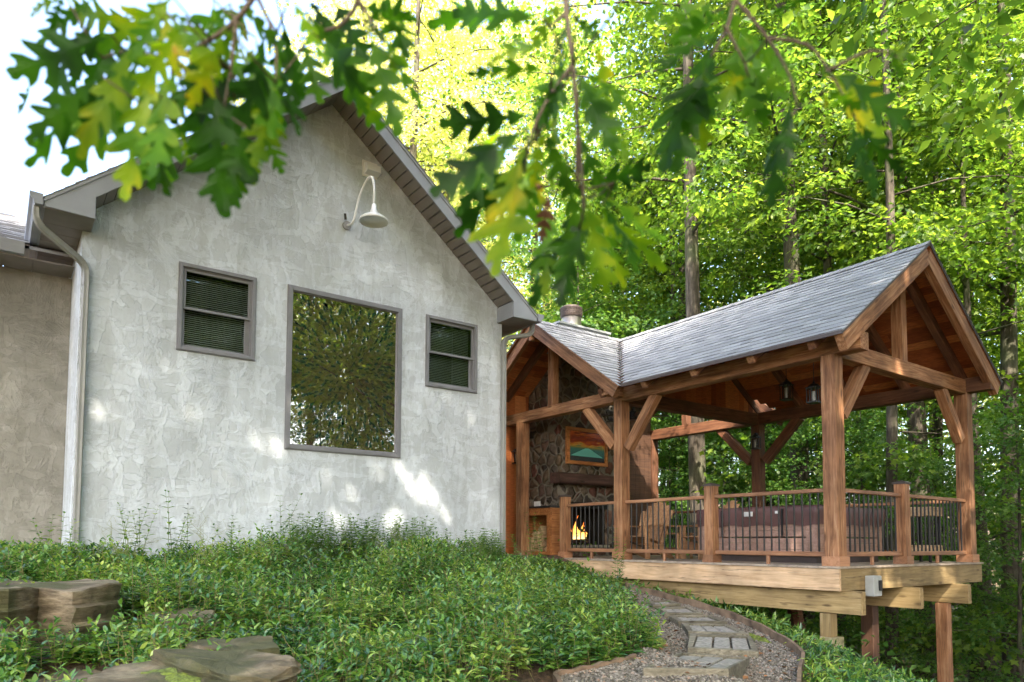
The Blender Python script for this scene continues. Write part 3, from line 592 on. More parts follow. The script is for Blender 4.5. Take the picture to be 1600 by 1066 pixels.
beam('tie_beam', (8.445, 8.62, 2.45), (8.445, 12.3, 2.45), .18, .2, T, pav, wob=.004)
# short plate stub carrying the cross gable's foot
for yy in (8.6, 12.2):
    beam('plate_stub', (7.98, yy, 2.50), (12.4, yy, 2.50), .16, .16, T if yy < 9 else TD, pav) if yy > 9 else beam('plate_stub', (7.98, 8.42, 2.47), (8.34, 8.42, 2.47), .14, .16, T, pav)
RX, RZ, CY = 10.2, 4.12, 10.3; PS = .712; EXF, EXB = 7.95, 12.45; RAKE = 4.37; CRX = 7.88; CRXB = 12.52; CE0, CE1 = 8.02, 12.58
def zm(x): return RZ-PS*abs(x-RX)
def zc(y): return RZ-PS*abs(y-CY)
# king posts
beam('king_post', (10.2, 4.80, 2.54), (10.2, 4.80, zm(10.2)-.2), .15, .15, T, pav)
beam('king_post', (8.445, 10.3, 2.55), (8.445, 10.3, zc(10.3)-.2), .15, .15, T, pav)
beam('king_post', (12.2, 10.3, 2.56), (12.2, 10.3, zc(10.3)-.2), .15, .15, TD, pav)
# ridge beams
beam('ridge_beam', (10.2, 4.42, 3.88), (10.2, 10.3, 3.88), .14, .2, TD, pav)
beam('ridge_beam', (7.93, 10.3, 3.88), (12.4, 10.3, 3.88), .14, .2, TD, pav)
# rafters (tails show under the eave)
def rafter(y, mt, s, hh=.15, w_=.10, drop=.115, x_in=None):
    xe = RX+s*2.22; beam('rafter', (xe, y, zm(xe)-drop), (RX, y, zm(RX)-drop), w_, hh, mt, pav, up=(0, 0, 1))
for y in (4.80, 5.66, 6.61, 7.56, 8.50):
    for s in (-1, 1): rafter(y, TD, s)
for y in (4.43,):
    for s in (-1, 1): beam('barge_rafter', (RX+s*2.2, y, zm(RX+s*2.2)-.185), (RX, y, RZ-.185), .11, .22, T, pav)
def crafter(x, mt, s, nm='rafter', hh=.15, w_=.1, drop=.115): ye = CY+s*2.2; beam(nm, (x, ye, zc(ye)-drop), (x, CY, RZ-drop), w_, hh, mt, pav)
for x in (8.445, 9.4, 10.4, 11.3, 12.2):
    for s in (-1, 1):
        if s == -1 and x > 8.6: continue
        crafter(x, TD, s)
for s in (-1, 1): crafter(7.95, T, s, 'barge_rafter', .2, .09, .168)
for s in (-1, 1): crafter(12.44, TD, s, 'barge_rafter', .2, .09, .168)
beam('ridge_peak_block', (7.93, 10.3, 3.70), (7.93, 10.3, 4.05), .1, .07, T, pav)
# tail blocks with sawn pale ends
for y in (5.66, 6.61, 7.56):
    beam('rafter_tail', (7.975, y, zm(7.975)-.115), (8.25, y, zm(8.25)-.115), .105, .11, T, pav)
# braces
def brace(p, q, mt=T, w_=.13, hh=.16): beam('brace', p, q, w_, hh, mt, pav)
brace((8.62, 4.805, 1.62), (9.22, 4.805, 2.34)) ; brace((12.03, 4.805, 1.6), (11.42, 4.805, 2.34))
brace((8.445, 8.34, 1.55), (8.445, 7.72, 2.36)); brace((8.445, 8.66, 1.62), (8.445, 9.36, 2.36))
brace((12.2, 8.34, 1.6), (12.2, 7.6, 2.36), TD); brace((12.2, 8.66, 1.6), (12.2, 9.4, 2.36), TD)
# board ceiling: planks along the ridge
def planks(name, O, U, V, nrm, vlen, ulim, parent, mat, w_=.14, th=.02, seed=1):
    rnd = random.Random(seed); O, U, V, nrm = map(Vector, (O, U, V, nrm)); m = MB(); v0 = 0
    while v0 < vlen-.01:
        v1 = min(vlen, v0+w_-.004); a, b = ulim(v0); a1, b1 = ulim(v1); j = a+rnd.uniform(.6, 2.4); cur = a
        while cur < b-.01:
            e = min(b, j); t0 = max(a1, min(cur, b1)); t1 = max(a1, min(e, b1)); ee = e-.003 if e < b else e
            P = [O+U*cur+V*v0, O+U*ee+V*v0, O+U*(t1 if e >= b else ee)+V*v1, O+U*(t0 if cur <= a+1e-6 else cur)+V*v1]
            m.add(P+[p+nrm*th for p in P], [(3, 2, 1, 0), (4, 5, 6, 7), (0, 1, 5, 4), (1, 2, 6, 5), (2, 3, 7, 6), (3, 0, 4, 7)]); cur = e; j = e+rnd.uniform(1.2, 3)
        v0 += w_
    return m
pc = 1/math.sqrt(1+PS*PS); ps = PS*pc; off = .045
kk = (CY-CE0)/(RX-EXF)
def main_ulim(v, y0=RAKE): return (0, (CE0-y0)+v*pc*kk)
VL = (RX-EXF)/pc
def plank_part(name, O, U, V, nrm, vlen, ulim, seed):
    m = planks(name, O, U, V, nrm, vlen, ulim, pav, None, seed=seed); return m.build(name, MAT['board_isl'], pav, origin=O)
def boardmat():
    m, n, l, b = newmat('cedar_ceiling_boards'); ge = n.new('ShaderNodeNewGeometry'); tc = n.new('ShaderNodeTexCoord')
    rp = ramp(n, [(0, (.26, .065, .018)), (.5, (.46, .135, .038)), (1, (.62, .24, .08))]); l.new(ge.outputs['Random Per Island'], rp.inputs[0])
    mp = n.new('ShaderNodeMapping'); mp.inputs['Scale'].default_value = (3, 3, 30); l.new(tc.outputs['Object'], mp.inputs[0]); ns = n.new('ShaderNodeTexNoise'); ns.inputs['Scale'].default_value = 3; ns.inputs['Detail'].default_value = 5; l.new(mp.outputs[0], ns.inputs[0])
    r2 = ramp(n, [(.3, (.65, .62, .6)), (.7, (1.2, 1.2, 1.2))]); l.new(ns.outputs[0], r2.inputs[0]); mx = nd(n, 'ShaderNodeMixRGB', blend_type='MULTIPLY'); mx.inputs[0].default_value = 1; l.new(rp.outputs[0], mx.inputs[1]); l.new(r2.outputs[0], mx.inputs[2])
    l.new(mx.outputs[0], b.inputs['Base Color']); b.inputs['Roughness'].default_value = .55; return m
MAT['board_isl'] = boardmat()
plank_part('ceiling_boards', (EXF, RAKE, zm(EXF)-off), (0, 1, 0), (pc, 0, ps), (-ps, 0, pc), VL, main_ulim, 3)
plank_part('ceiling_boards', (EXB, RAKE, zm(EXB)-off), (0, 1, 0), (-pc, 0, ps), (ps, 0, pc), VL, main_ulim, 4)
VC = (CY-CE0)/pc
plank_part('ceiling_boards', (CRX, CE1, zc(CE1)-off), (1, 0, 0), (0, -pc, ps), (0, ps, pc), VC, lambda v: (0, CRXB-CRX), 5)
plank_part('ceiling_boards', (CRX, CE0, zc(CE0)-off), (1, 0, 0), (0, pc, ps), (0, -ps, pc), VC, lambda v: (0, .07+v*pc/kk), 6)
# shingle skins
def shs(O, U, V, nrm, vl, ul, seed): return shingles('roof_shingles', pav, O, U, V, nrm, vl, ul, row=.14, seed=seed)
g = .02
shs((EXF-.03, RAKE-.02, zm(EXF-.03)-g), (0, 1, 0), (pc, 0, ps), (-ps, 0, pc), VL+.03, lambda v: (0, CE0-RAKE+v*pc*kk), 11)
shs((EXB+.03, RAKE-.02, zm(EXB+.03)-g), (0, 1, 0), (-pc, 0, ps), (ps, 0, pc), VL+.03, lambda v: (0, CE0-RAKE+v*pc*kk), 12)
shs((CRX-.02, CE1+.03, zc(CE1+.03)-g), (1, 0, 0), (0, -pc, ps), (0, ps, pc), VC+.03, lambda v: (0, CRXB-CRX), 13)
shs((CRX-.02, CE0-.03, zc(CE0-.03)-g), (1, 0, 0), (0, pc, ps), (0, -ps, pc), VC+.03, lambda v: (0, .07+v*pc/kk), 14)
# ridge caps
for O, U, L, side in (((RX, RAKE-.02, RZ+.0), (0, 1, 0), 5.95, (1, 0, 0)), ((CRX-.02, CY, RZ+.0), (1, 0, 0), 4.65, (0, 1, 0))):
    m = MB(); O = Vector(O); U = Vector(U); S = Vector(side); k = 0
    while k*.14 < L:
        a = O+U*(k*.14); b = a+U*.15; z0, z1 = Vector((0, 0, .012)), Vector((0, 0, .004))
        for s in (-1, 1):
            d = S*(s*.13)+Vector((0, 0, -.13*PS)); m.add([a+z0, b+z1, b+d+z1, a+d+z0], [(0, 1, 2, 3)])
            m.add([a+z0, a+d+z0, a+d-z0, a-z0], [(0, 1, 2, 3)])
        k += 1
    m.build('ridge_cap', MAT['shingle'], pav)
# fascia strips: eaves (dark metal) and rakes
EM = flat('dark_drip_edge', (.075, .055, .05), .5)
m = MB(); m.box((EXF-.035, RAKE, zm(EXF)-.075), (EXF-.02, CE0, zm(EXF)-.02)); m.build('eave_drip_edge', EM, pav)
m = MB(); m.box((EXB+.02, RAKE, zm(EXB)-.075), (EXB+.035, CE0, zm(EXB)-.02)); m.build('eave_drip_edge', EM, pav)
for s in (-1, 1):
    xe = RX+s*2.28; m = MB(); m.prism([(RX, RAKE-.012, RZ-.012), (xe, RAKE-.012, zm(xe)-.012), (xe, RAKE-.012, zm(xe)-.05), (RX, RAKE-.012, RZ-.05)][::s], (0, .011, 0)); m.build('rake_drip_edge', EM, pav)
    ye = CY+s*2.3; m = MB(); m.prism([(CRX-.012, CY, RZ-.012), (CRX-.012, ye, zc(ye)-.012), (CRX-.012, ye, zc(ye)-.045), (CRX-.012, CY, RZ-.045)], (.011, 0, 0)); m.build('rake_drip_edge', MAT['timber'], pav)
# boarded gable between the two roofs
m = MB(); x = 8.5
while x < 12.1:
    x1 = x+.135; zz0, zz1 = zm(x)-.07, zm(x1)-.07
    m.prism([(x, 8.47, 2.55), (x1, 8.47, 2.55), (x1, 8.47, zz1), (x, 8.47, zz0)], (0, .02, 0)); x += .14
m.build('gable_boards', MAT['board_isl'], pav)
# boarded end walls around the fireplace
def vboards(name, a, b, z0, z1, axis, c, th, mat, step=.14):
    m = MB(); t = a
    while t < b-.01:
        e = min(b, t+step-.004)
        if axis == 'x': m.box((t, c, z0), (e, c+th, z1))
        else: m.box((c, t, z0), (c+th, e, z1))
        t += step
    return m.build(name, mat, pav)
vboards('wall_boards', 8.36, 8.98, DZ, 3.3, 'x', 11.78, .03, MAT['board_isl'])
vboards('wall_boards', 10.62, 12.1, DZ, 3.4, 'x', 11.25, .03, MAT['shade_board'])
# brackets at the post heads
for x, y in ((8.56, 8.61),): m = MB(); m.box((x-.02, y-.1, 2.08), (x-.012, y-.02, 2.34)); m.build('post_bracket', MAT['blackmetal'], pav)

# ---------------------------------------------------------------- deck
deck = thing('raised_deck', (10.3, 8, -2), 'raised pine deck under the pavilion, standing on posts over the slope', 'deck')
DX0, DX1, DY0, DY1 = 8.33, 12.42, 4.70, 12.4
m = MB(); x = DX0-.01; rnd = random.Random(2)
y = DY0-.02
while y < DY1:
    m.box((DX0-.02, y, DZ-.028+rnd.uniform(0, .0015)), (DX1+.02, y+.136, DZ)); y += .141
m.build('deck_boards', flat('deck_board', (.42, .34, .27), .8, 0, .3, 6, .3), deck)
PN, PG = MAT['pine'], MAT['pine_green']
beam('rim_board', (DX0+.02, DY0, DZ-.165), (DX0+.02, DY1, DZ-.165), .04, .27, PN, deck, ch=.002)
beam('rim_board', (DX0+.041, DY0+.02, DZ-.165), (DX1, DY0+.02, DZ-.165), .04, .27, PG, deck, ch=.002)
beam('rim_board', (DX1-.02, DY0+.041, DZ-.165), (DX1-.02, DY1, DZ-.165), .04, .27, PG, deck, ch=.002)
for k in range(17): yj = DY0+.4+k*.41; beam('joist', (DX0+.041, yj, DZ-.15), (DX1-.04, yj, DZ-.15), .04, .24, PG, deck, ch=.002)
for bx in (8.50, 9.98, 11.45):
    for o in (-.028, .028): beam('carrier_beam', (bx+o, 4.50, DZ-.44), (bx+o, 12.2, DZ-.44), .05, .28, PG, deck, ch=.003)
for x, y, s in ((8.50, 4.95, .15), (11.42, 4.85, .16), (9.98, 5.2, .17), (8.5, 7.4, .15), (8.5, 9.6, .15), (9.98, 7.3, .17), (11.45, 7.3, .17), (9.98, 9.6, .17), (11.45, 9.6, .17)):
    zb = h(x, y)-.2; zf = zb
    if (x, y) == (8.50, 4.95): zf = -1.16
    p = beam('deck_post', (x, y, zf), (x, y, DZ-.59), s, s, MAT['timber'] if (x, y) == (11.42, 4.85) else PG if y < 5 else MAT['shade_board'], deck)
    if (x, y) == (8.50, 4.95):
        m = MB(); m.box((x-.13, y-.13, -1.75), (x+.13, y+.13, zf)); m.build('concrete_footing', MAT['concrete'], p, bevel=.012)
m = MB(); m.prism([(9.5, 6.05, -.8), (9.62, 6.05, -.8), (10.12, 5.9, -2.9), (10.0, 5.9, -2.9)], (0, .1, 0)); m.build('diagonal_brace', MAT['timber_dark'], deck)
# electrical box on the rim
eb = thing('electrical_box', (9.1, 4.70, -.5), 'grey electrical disconnect box fixed to the deck rim near its corner', 'electrical box')
m = MB(); m.box((8.92, 4.585, -.66), (9.12, 4.699, -.405)); m.build('enclosure', MAT['elec'], eb, bevel=.008)
m = MB(); m.box((9.03, 4.56, -.59), (9.09, 4.584, -.46)); m.build('switch_cover', MAT['blackmetal'], eb, bevel=.005)

# ---------------------------------------------------------------- railing
RW = MAT['railwood']; BM = MAT['blackmetal']
rail = thing('deck_railing', (8.44, 4.8, DZ), 'brown deck railing with thin black balusters around the open sides of the deck', 'railing')
def newel(x, y, mt=T):
    p = beam('newel_post', (x, y, DZ), (x, y, .82), .15, .15, mt, rail)
    m = MB(); m.add([(x-.09, y-.09, .82), (x+.09, y-.09, .82), (x+.09, y+.09, .82), (x-.09, y+.09, .82), (x-.09, y-.09, .845), (x+.09, y-.09, .845), (x+.09, y+.09, .845), (x-.09, y+.09, .845), (x, y, .875)], [(3, 2, 1, 0), (0, 1, 5, 4), (1, 2, 6, 5), (2, 3, 7, 6), (3, 0, 4, 7), (4, 5, 8), (5, 6, 8), (6, 7, 8), (7, 4, 8)]); m.build('post_cap', EM, p)
    m = MB(); a = .075
    for q in ((-a-.02, -a-.02, a+.02, -a-.001), (-a-.02, a+.001, a+.02, a+.02), (-a-.02, -a-.0005, -a-.001, a+.0005), (a+.001, -a-.0005, a+.02, a+.0005)): m.box((x+q[0], y+q[1], DZ+.001), (x+q[2], y+q[3], DZ+.11))
    m.build('post_skirt', RW, p)
fx = 8.44; ny = 4.80; bxr = 12.2
newel(fx, 9.95); newel(fx, 6.68); newel(10.15, ny); 
BAL = None
def bay(ax, a, b, c, foot=True):
    global BAL
    P = lambda t, z: (c, t, z) if ax == 'y' else (t, c, z)
    beam('top_rail', P(a, .665), P(b, .665), .06, .05, RW, rail, ch=.008); beam('bottom_rail', P(a, -.135), P(b, -.135), .05, .06, RW, rail, ch=.008)
    n = max(2, round((b-a)/.115)); 
    for i in range(1, n):
        t = a+(b-a)*i/n
        if BAL is None:
            BAL = beam('baluster', P(t, -.105), P(t, .64), .02, .02, BM, rail, ch=.004)
        else:
            o = BAL.copy(); col.objects.link(o); o.parent = rail; o.matrix_basis = BAL.matrix_basis.copy(); o.location = Vector(P(t, -.105))-wl(rail)
    if foot:
        t = (a+b)/2; beam('rail_foot', P(t, DZ+.001), P(t, -.166), .045, .04, RW, rail)
bay('y', 8.61, 9.87, fx); bay('y', 6.76, 8.40, fx); bay('y', 4.905, 6.60, fx)
bay('x', 8.545, 10.07, ny); bay('x', 10.23, 12.10, ny)
bay('y', 4.905, 8.4, bxr, False)
beam('top_rail', (bxr, 8.61, .665), (bxr, 11.2, .665), .06, .05, TD, rail); beam('bottom_rail', (bxr, 8.61, -.135), (bxr, 11.2, -.135), .05, .06, TD, rail)
for i in range(1, 20):
    o = BAL.copy(); col.objects.link(o); o.parent = rail; o.matrix_basis = BAL.matrix_basis.copy(); o.location = Vector((bxr, 8.61+i*.13, -.105))-wl(rail)

# ---------------------------------------------------------------- fireplace and what is around it
fp = thing('stone_fireplace', (9.8, 11.2, DZ), 'fieldstone fireplace with a dark beam mantel under the pavilion', 'fireplace')
FX0, FX1, FY0, FY1 = 8.98, 10.6, 10.8, 11.76
m = MB(); fx0, fx1, fz0, fz1 = 9.28, 10.32, -.05, .78   # firebox opening
m.box((FX0, FY0, DZ), (fx0, FY1, 3.85)); m.box((fx1, FY0, DZ), (FX1, FY1, 3.85)); m.box((fx0, FY0, fz1), (fx1, FY1, 3.85)); m.box((fx0, FY0, DZ), (fx1, FY1, fz0)); m.box((fx0, FY1-.2, fz0), (fx1, FY1-.002, fz1)); m.build('stonework', MAT['stone'], fp)
m = MB(); m.box((fx0+.001, FY0+.1, fz0+.001), (fx0+.02, FY1-.21, fz1)); m.box((fx1-.02, FY0+.1, fz0+.001), (fx1-.001, FY1-.21, fz1)); m.box((fx0+.02, FY1-.24, fz0+.001), (fx1-.02, FY1-.21, fz1-.001)); m.box((fx0+.02, FY0+.1, fz1-.02), (fx1-.02, FY1-.24, fz1-.001))
m.box((fx0, FY0-.01, fz1-.1), (fx1, FY0+.01, fz1+.02)); m.build('firebox', MAT['dark'], fp)
beam('mantel', (8.80, FY0-.12, 1.25), (10.7, FY0-.12, 1.25), .3, .2, MAT['mantel'], fp, ch=.02)
m = MB(); m.box((fx0-.02, FY0-.03, fz0-.055), (fx1+.02, FY0-.002, fz0-.005)); m.build('hearth_strip', flat('pale_stone_strip', (.42, .38, .3), .8), fp)
fire = thing('burning_fire', (9.72, 11.05, fz0), 'log fire with orange flames burning in the stone fireplace', 'fire')
m = MB()
rnd = random.Random(4)
for i in range(5): m.tube([(9.5+rnd.uniform(0, .1), 10.98+i*.05, .02+(.07 if i > 2 else 0)), (9.95-rnd.uniform(0, .1), 11.0+i*.04, .03+(.08 if i > 2 else 0))], .04, 8)
m.build('burning_log', MAT['mantel'], fire)
def flamemesh(cx, cy, z0, hh, w_, sd):
    m = MB(); r = random.Random(sd); pts = []; rad = []
    for i in range(8):
        t = i/7; pts.append((cx+math.sin(t*5+sd)*.03*t*2+r.uniform(-.01, .01), cy+r.uniform(-.01, .01), z0+hh*t)); rad.append(max(.003, w_*(math.sin(math.pi*min(1, t*.8+.2)))*(1-t)**.6))
    m.tube(pts, rad, 8); return m
for i, (cx, hh, w_) in enumerate(((9.55, .22, .04), (9.63, .30, .045), (9.71, .50, .05), (9.78, .36, .045), (9.86, .3, .05), (9.93, .2, .035), (9.68, .3, .06), (9.8, .22, .06), (9.48, .13, .03))):
    flamemesh(cx, 11.02+(i % 3)*.03, .05, hh, w_, i).build('flame', MAT['flame'], fire, smooth=True)
tv = thing('television', (9.7, 10.75, 1.95), 'television in a wooden frame on the stone chimney breast showing a red sunset', 'television')
m = MB(); a, b, z0, z1 = 9.16, 10.26, 1.56, 2.30; y0, y1 = 10.735, 10.795
for q in ((a, z0, a+.07, z1), (b-.07, z0, b, z1), (a+.07, z0, b-.07, z0+.07), (a+.07, z1-.07, b-.07, z1)): m.box((q[0], y0, q[1]), (q[2], y1, q[3]))
m.build('frame', MAT['cedar'], tv)
me = bpy.data.meshes.new('screen'); me.from_pydata([(a+.071-9.7, 10.76-10.75, z0+.071-1.95), (b-.071-9.7, .01, z0+.071-1.95), (b-.071-9.7, .01, z1-.071-1.95), (a+.071-9.7, .01, z1-.071-1.95), (a+.071-9.7, .04, z0+.071-1.95), (b-.071-9.7, .04, z0+.071-1.95), (b-.071-9.7, .04, z1-.071-1.95), (a+.071-9.7, .04, z1-.071-1.95)], [], [(0, 1, 2, 3), (7, 6, 5, 4)]); uv = me.uv_layers.new()
for i, c in enumerate([(0, 0), (1, 0), (1, 1), (0, 1)]*2): uv.data[i].uv = c
me.materials.append(MAT['tv']); o = bpy.data.objects.new('screen', me); col.objects.link(o); o.parent = tv
m = MB(); m.prism([(a+.10, 10.757, z0+.17), (b-.12, 10.757, z0+.17), (9.75, 10.757, 1.90), (9.66, 10.757, 1.90)], (0, .002, 0)); m.build('road_picture', emis('teal_road', (.08, .26, .2), .04), tv)
# firewood niche
nb = thing('firewood_cabinet', (8.72, 11.0, DZ), 'open orange cedar cabinet with a black top holding split firewood', 'cabinet')
m = MB(); CX0, CX1, CYa, CYb, CZ = 8.57, 8.97, 10.53, 11.6, .66
for q in (((CX0, CYa, DZ), (CX0+.03, CYa+.12, CZ)), ((CX0, CYb-.12, DZ), (CX0+.03, CYb, CZ)), ((CX0, CYa+.12, CZ-.14), (CX0+.03, CYb-.12, CZ)), ((CX0, CYa+.12, DZ), (CX0+.03, CYb-.12, DZ+.1))): m.box(*q)
m.build('face_frame', MAT['cedar'], nb)
m = MB(); m.box((CX0+.031, CYa, DZ), (CX1, CYa+.02, CZ-.001)); m.box((CX0+.031, CYb-.02, DZ), (CX1, CYb, CZ-.001)); m.box((CX1-.02, CYa+.02, DZ), (CX1, CYb-.02, CZ-.001)); m.box((CX0+.031, CYa+.02, DZ+.06), (CX1-.02, CYb-.02, DZ+.09)); m.build('case', MAT['cedar'], nb)
m = MB(); m.box((CX0-.03, CYa-.03, CZ), (CX1+.005, CYb, CZ+.035)); m.build('top', flat('black_stone_top', (.02, .02, .02), .3), nb)
def splitlog(n, parent=None):
    pass
rnd = random.Random(9); rows = [(5, 0), (5, 1), (4, 2), (3, 3), (1, 4)]; first = None
LG = MB(); LG.prism([(0, -.06, -.04), (0, .06, -.045), (0, .045, .04), (0, -.02, .06)], (.32, 0, 0))
for cnt, rz in rows:
    for i in range(cnt):
        yy = CYa+.2+i*.13+rz*.05+rnd.uniform(-.015, .015); zz = DZ+.14+rz*.098
        if first is None:
            first = LG.build('split_log', MAT['log_end']); o = first
        else: o = first.copy(); col.objects.link(o)
        o.location = (CX0+.045+rnd.uniform(0, .03), yy, zz); o.rotation_euler = (rnd.uniform(0, 6.28), 0, rnd.uniform(-.06, .06)); o.scale = (1, rnd.uniform(.85, 1.05), rnd.uniform(.85, 1.05))
        tag(o, 'split firewood log in the pile inside the cedar cabinet', 'firewood', 'firewood logs stacked in the cabinet')
cdm = MB(); cdm.box((8.66, 10.98, CZ+.036), (8.68, 11.16, CZ+.14)); o = cdm.build('sign_card', MAT['label']); tag(o, 'small white card standing on the black cabinet top', 'card')
# chimney
ch = thing('chimney', (9.3, 10.85, 4.0), 'short chimney with a steel flue pipe on a metal curb above the pavilion roof', 'chimney')
m = MB(); m.box((8.7, 10.42, 3.7), (9.98, 11.3, 4.21)); m.build('chase', MAT['curb'], ch); m = MB(); m.box((8.66, 10.38, 4.211), (10.02, 11.34, 4.25)); m.build('chase_cover', MAT['curb'], ch)
m = MB(); m.lathe([(.24, 0), (.21, .02), (.2, .28), (.0, .28)], (9.32, 10.8, 4.25), 24); m.build('flue_pipe', MAT['steel'], ch, smooth=True)
m = MB(); m.lathe([(.0, .28), (.215, .28), (.225, .31), (.215, .315), (.205, .32), (.205, .44), (.225, .445), (.225, .47), (.18, .50), (.0, .51)], (9.32, 10.8, 4.25), 24, cap=False)
m.build('flue_cap', EM, ch)
m = MB()
for i in range(36):
    t = i*2*math.pi/36; m.box((9.32+.222*math.cos(t)-.003, 10.8+.222*math.sin(t)-.003, 4.56), (9.32+.222*math.cos(t)+.003, 10.8+.222*math.sin(t)+.003, 4.70))
for z in (.34, .38, .42): m.lathe([(.221, z), (.226, z+.006), (.221, z+.012)], (9.32, 10.8, 4.25), 36, cap=False)
m.build('spark_screen', EM, ch)

# ---------------------------------------------------------------- hot tub
tub = thing('hot_tub', (10.2, 6.5, DZ), 'brown panelled hot tub with a strapped vinyl cover on the deck', 'hot tub')
TX0, TX1, TY0, TY1 = 9.3, 11.1, 5.55, 7.6
m = MB(); m.box((TX0+.05, TY0+.05, DZ+.001), (TX1-.05, TY1-.05, DZ+.1)); m.build('base', EM, tub)
m = MB(); z = DZ+.1
for i in range(6):
    m.box((TX0, TY0+.14, z), (TX1, TY1-.14, z+.088 if i != 2 else z+.07)); m.box((TX0+.14, TY0, z), (TX1-.14, TY1, z+.088 if i != 2 else z+.07)); z += .092
o = m.build('cabinet_panel', MAT['tub'], tub)
for x, y in ((TX0, TY0), (TX0, TY1), (TX1, TY0), (TX1, TY1)):
    sx = 1 if x == TX0 else -1; sy = 1 if y == TY0 else -1; m = MB()
    for k in range(5):
        a, b = k*.034, k*.034+.031; m.box((x-sx*.012, y+sy*a, DZ+.1), (x+sx*.01, y+sy*b, .30)); m.box((x+sx*a, y-sy*.012, DZ+.1), (x+sx*b, y+sy*.01, .30))
    m.build('corner_panel', MAT['tub'], tub)
def coverM():
    m = MB(); nx, nyy = 40, 44; rnd = random.Random(3); V = []; ov = .04
    per = []
    def ring(z, o, wr):
        pts = []; N = 120; 
        for i in range(N):
            t = i/N*4; s = int(t); f = t-s; x0, x1, y0, y1 = TX0-o, TX1+o, TY0-o, TY1+o
            p = [(x0+(x1-x0)*f, y0), (x1, y0+(y1-y0)*f), (x1-(x1-x0)*f, y1), (x0, y1-(y1-y0)*f)][s]
            cx, cy = (x0+x1)/2, (y0+y1)/2; d = wr*math.sin(i*1.7+z*9)*math.sin(i*.43+z*23); 
            pts.append((p[0]+(p[0]-cx)*d, p[1]+(p[1]-cy)*d, z+wr*1.2*math.sin(i*.9)))
        return pts
    rings = [ring(.26, .02, .012), ring(.33, .03, .014), ring(.42, .035, .011), ring(.50, .035, .006), ring(.535, .02, .003)]
    N = 120; vs = [p for r in rings for p in r]+[((TX0+TX1)/2, (TY0+TY1)/2, .60)]
    f = [(i*N+j, i*N+(j+1) % N, (i+1)*N+(j+1) % N, (i+1)*N+j) for i in range(4) for j in range(N)]+[(4*N+j, 4*N+(j+1) % N, 5*N) for j in range(N)]
    m.add(vs, f); return m
cv = coverM().build('cover', MAT['cover'], tub, smooth=True)
m = MB(); m.box((TX0-.068, 6.55, .40), (TX0-.062, 6.70, .47)); m.build('warning_label', MAT['label'], cv)
m = MB(); m.box((TX0-.068, 6.10, .43), (TX0-.062, 6.17, .47)); m.build('warning_label', MAT['label'], cv)
for yy in (6.05, 7.1): m = MB(); m.box((TX0-.06, yy, .1), (TX0-.05, yy+.03, .5)); m.build('strap', MAT['blackmetal'], cv)

# ---------------------------------------------------------------- chairs, table, stool, lanterns, fan
CW = MAT['chairwood']
def adirondack(loc, rz, label):
    t = thing('adirondack_chair', (0, 0, 0), label, 'chair', 'wooden lounge chairs by the fire')
    # faces +X in local space
    seat = MB()
    for i in range(6): x = -.22+i*.09; z = .26+(x+.22)*.22; seat.prism([(x, -.26, z), (x+.082, -.26, z+.018), (x+.082, -.26, z+.038), (x, -.26, z+.02)], (0, .52, 0))
    seat.build('seat', CW, t)
    bk = MB(); tilt = .42
    for i in range(7):
        yc = (i-3)*.082; yt = yc*1.22; top = 1.02-.16*(abs(i-3)/3)**2
        x0, z0, x1, z1 = -.18, .24, -.18-(top-.24)*tilt, top
        w0, w1 = .034, .045
        bk.add([(x0, yc-w0, z0), (x0, yc+w0, z0), (x1, yt+w1, z1), (x1, yt-w1, z1), (x0-.02, yc-w0, z0-.005), (x0-.02, yc+w0, z0-.005), (x1-.02, yt+w1, z1-.005), (x1-.02, yt-w1, z1-.005), ], [(0, 1, 2, 3), (7, 6, 5, 4), (0, 4, 5, 1), (1, 5, 6, 2), (2, 6, 7, 3), (3, 7, 4, 0)])
    b_ = bk.build('backrest', CW, t)
    m = MB()
    for z in (.42, .72): x = -.225-(z-.24)*tilt; m.box((x-.03, -.3, z), (x-.003, .3, z+.06))
    m.build('back_rail', CW, b_)
    for s in (-1, 1):
        m = MB(); m.box((-.5, s*.33-.06, .56), (.38, s*.33+.06, .585)); m.build('armrest', CW, t)
        m = MB(); m.box((.24, s*.3-.02, 0), (.34, s*.3+.02, .56)); m.build('leg', CW, t)
        m = MB(); m.prism([(.3, s*.27-.015, .2), (.3, s*.27-.015, .33), (-.3, s*.27-.015, .2), (-.55, s*.27-.015, 0), (-.42, s*.27-.015, 0)], (0, .03, 0)); m.build('leg', CW, t)
    t.location = loc; t.rotation_euler = (0, 0, rz); return t
a1 = adirondack((9.3, 8.85, DZ), R(188), 'wooden adirondack chair nearer the fireplace with its fan back showing')
a2 = adirondack((9.95, 7.98, DZ), R(160), 'wooden adirondack chair just left of the hot tub, turned sideways')
st = thing('side_table', (9.95, 8.62, DZ), 'small wooden side table between the two lounge chairs', 'table')
m = MB(); 
for i in range(5): m.box((9.73+i*.09, 8.42, .15), (9.73+i*.09+.082, 8.84, .175))
m.build('table_top', CW, st)
for x in (9.76, 10.12):
    for y in (8.46, 8.8): beam('leg', (x, y, DZ), (x, y, .149), .045, .045, CW, st)
bs = thing('bar_stool', (11.62, 5.12, DZ), 'square wooden bar stool with black legs behind the right railing', 'stool')
m = MB(); m.box((11.42, 4.98, .42), (11.84, 5.36, .56)); m.build('seat', MAT['pine'], bs, bevel=.01); m = MB(); m.box((11.44, 5.0, -.12), (11.82, 5.34, -.02)); m.build('footrest', MAT['pine'], bs, bevel=.01)
for x in (11.47, 11.79):
    for y in (5.03, 5.31): beam('leg', (x, y, DZ), (x, y, .419), .04, .04, BM, bs)
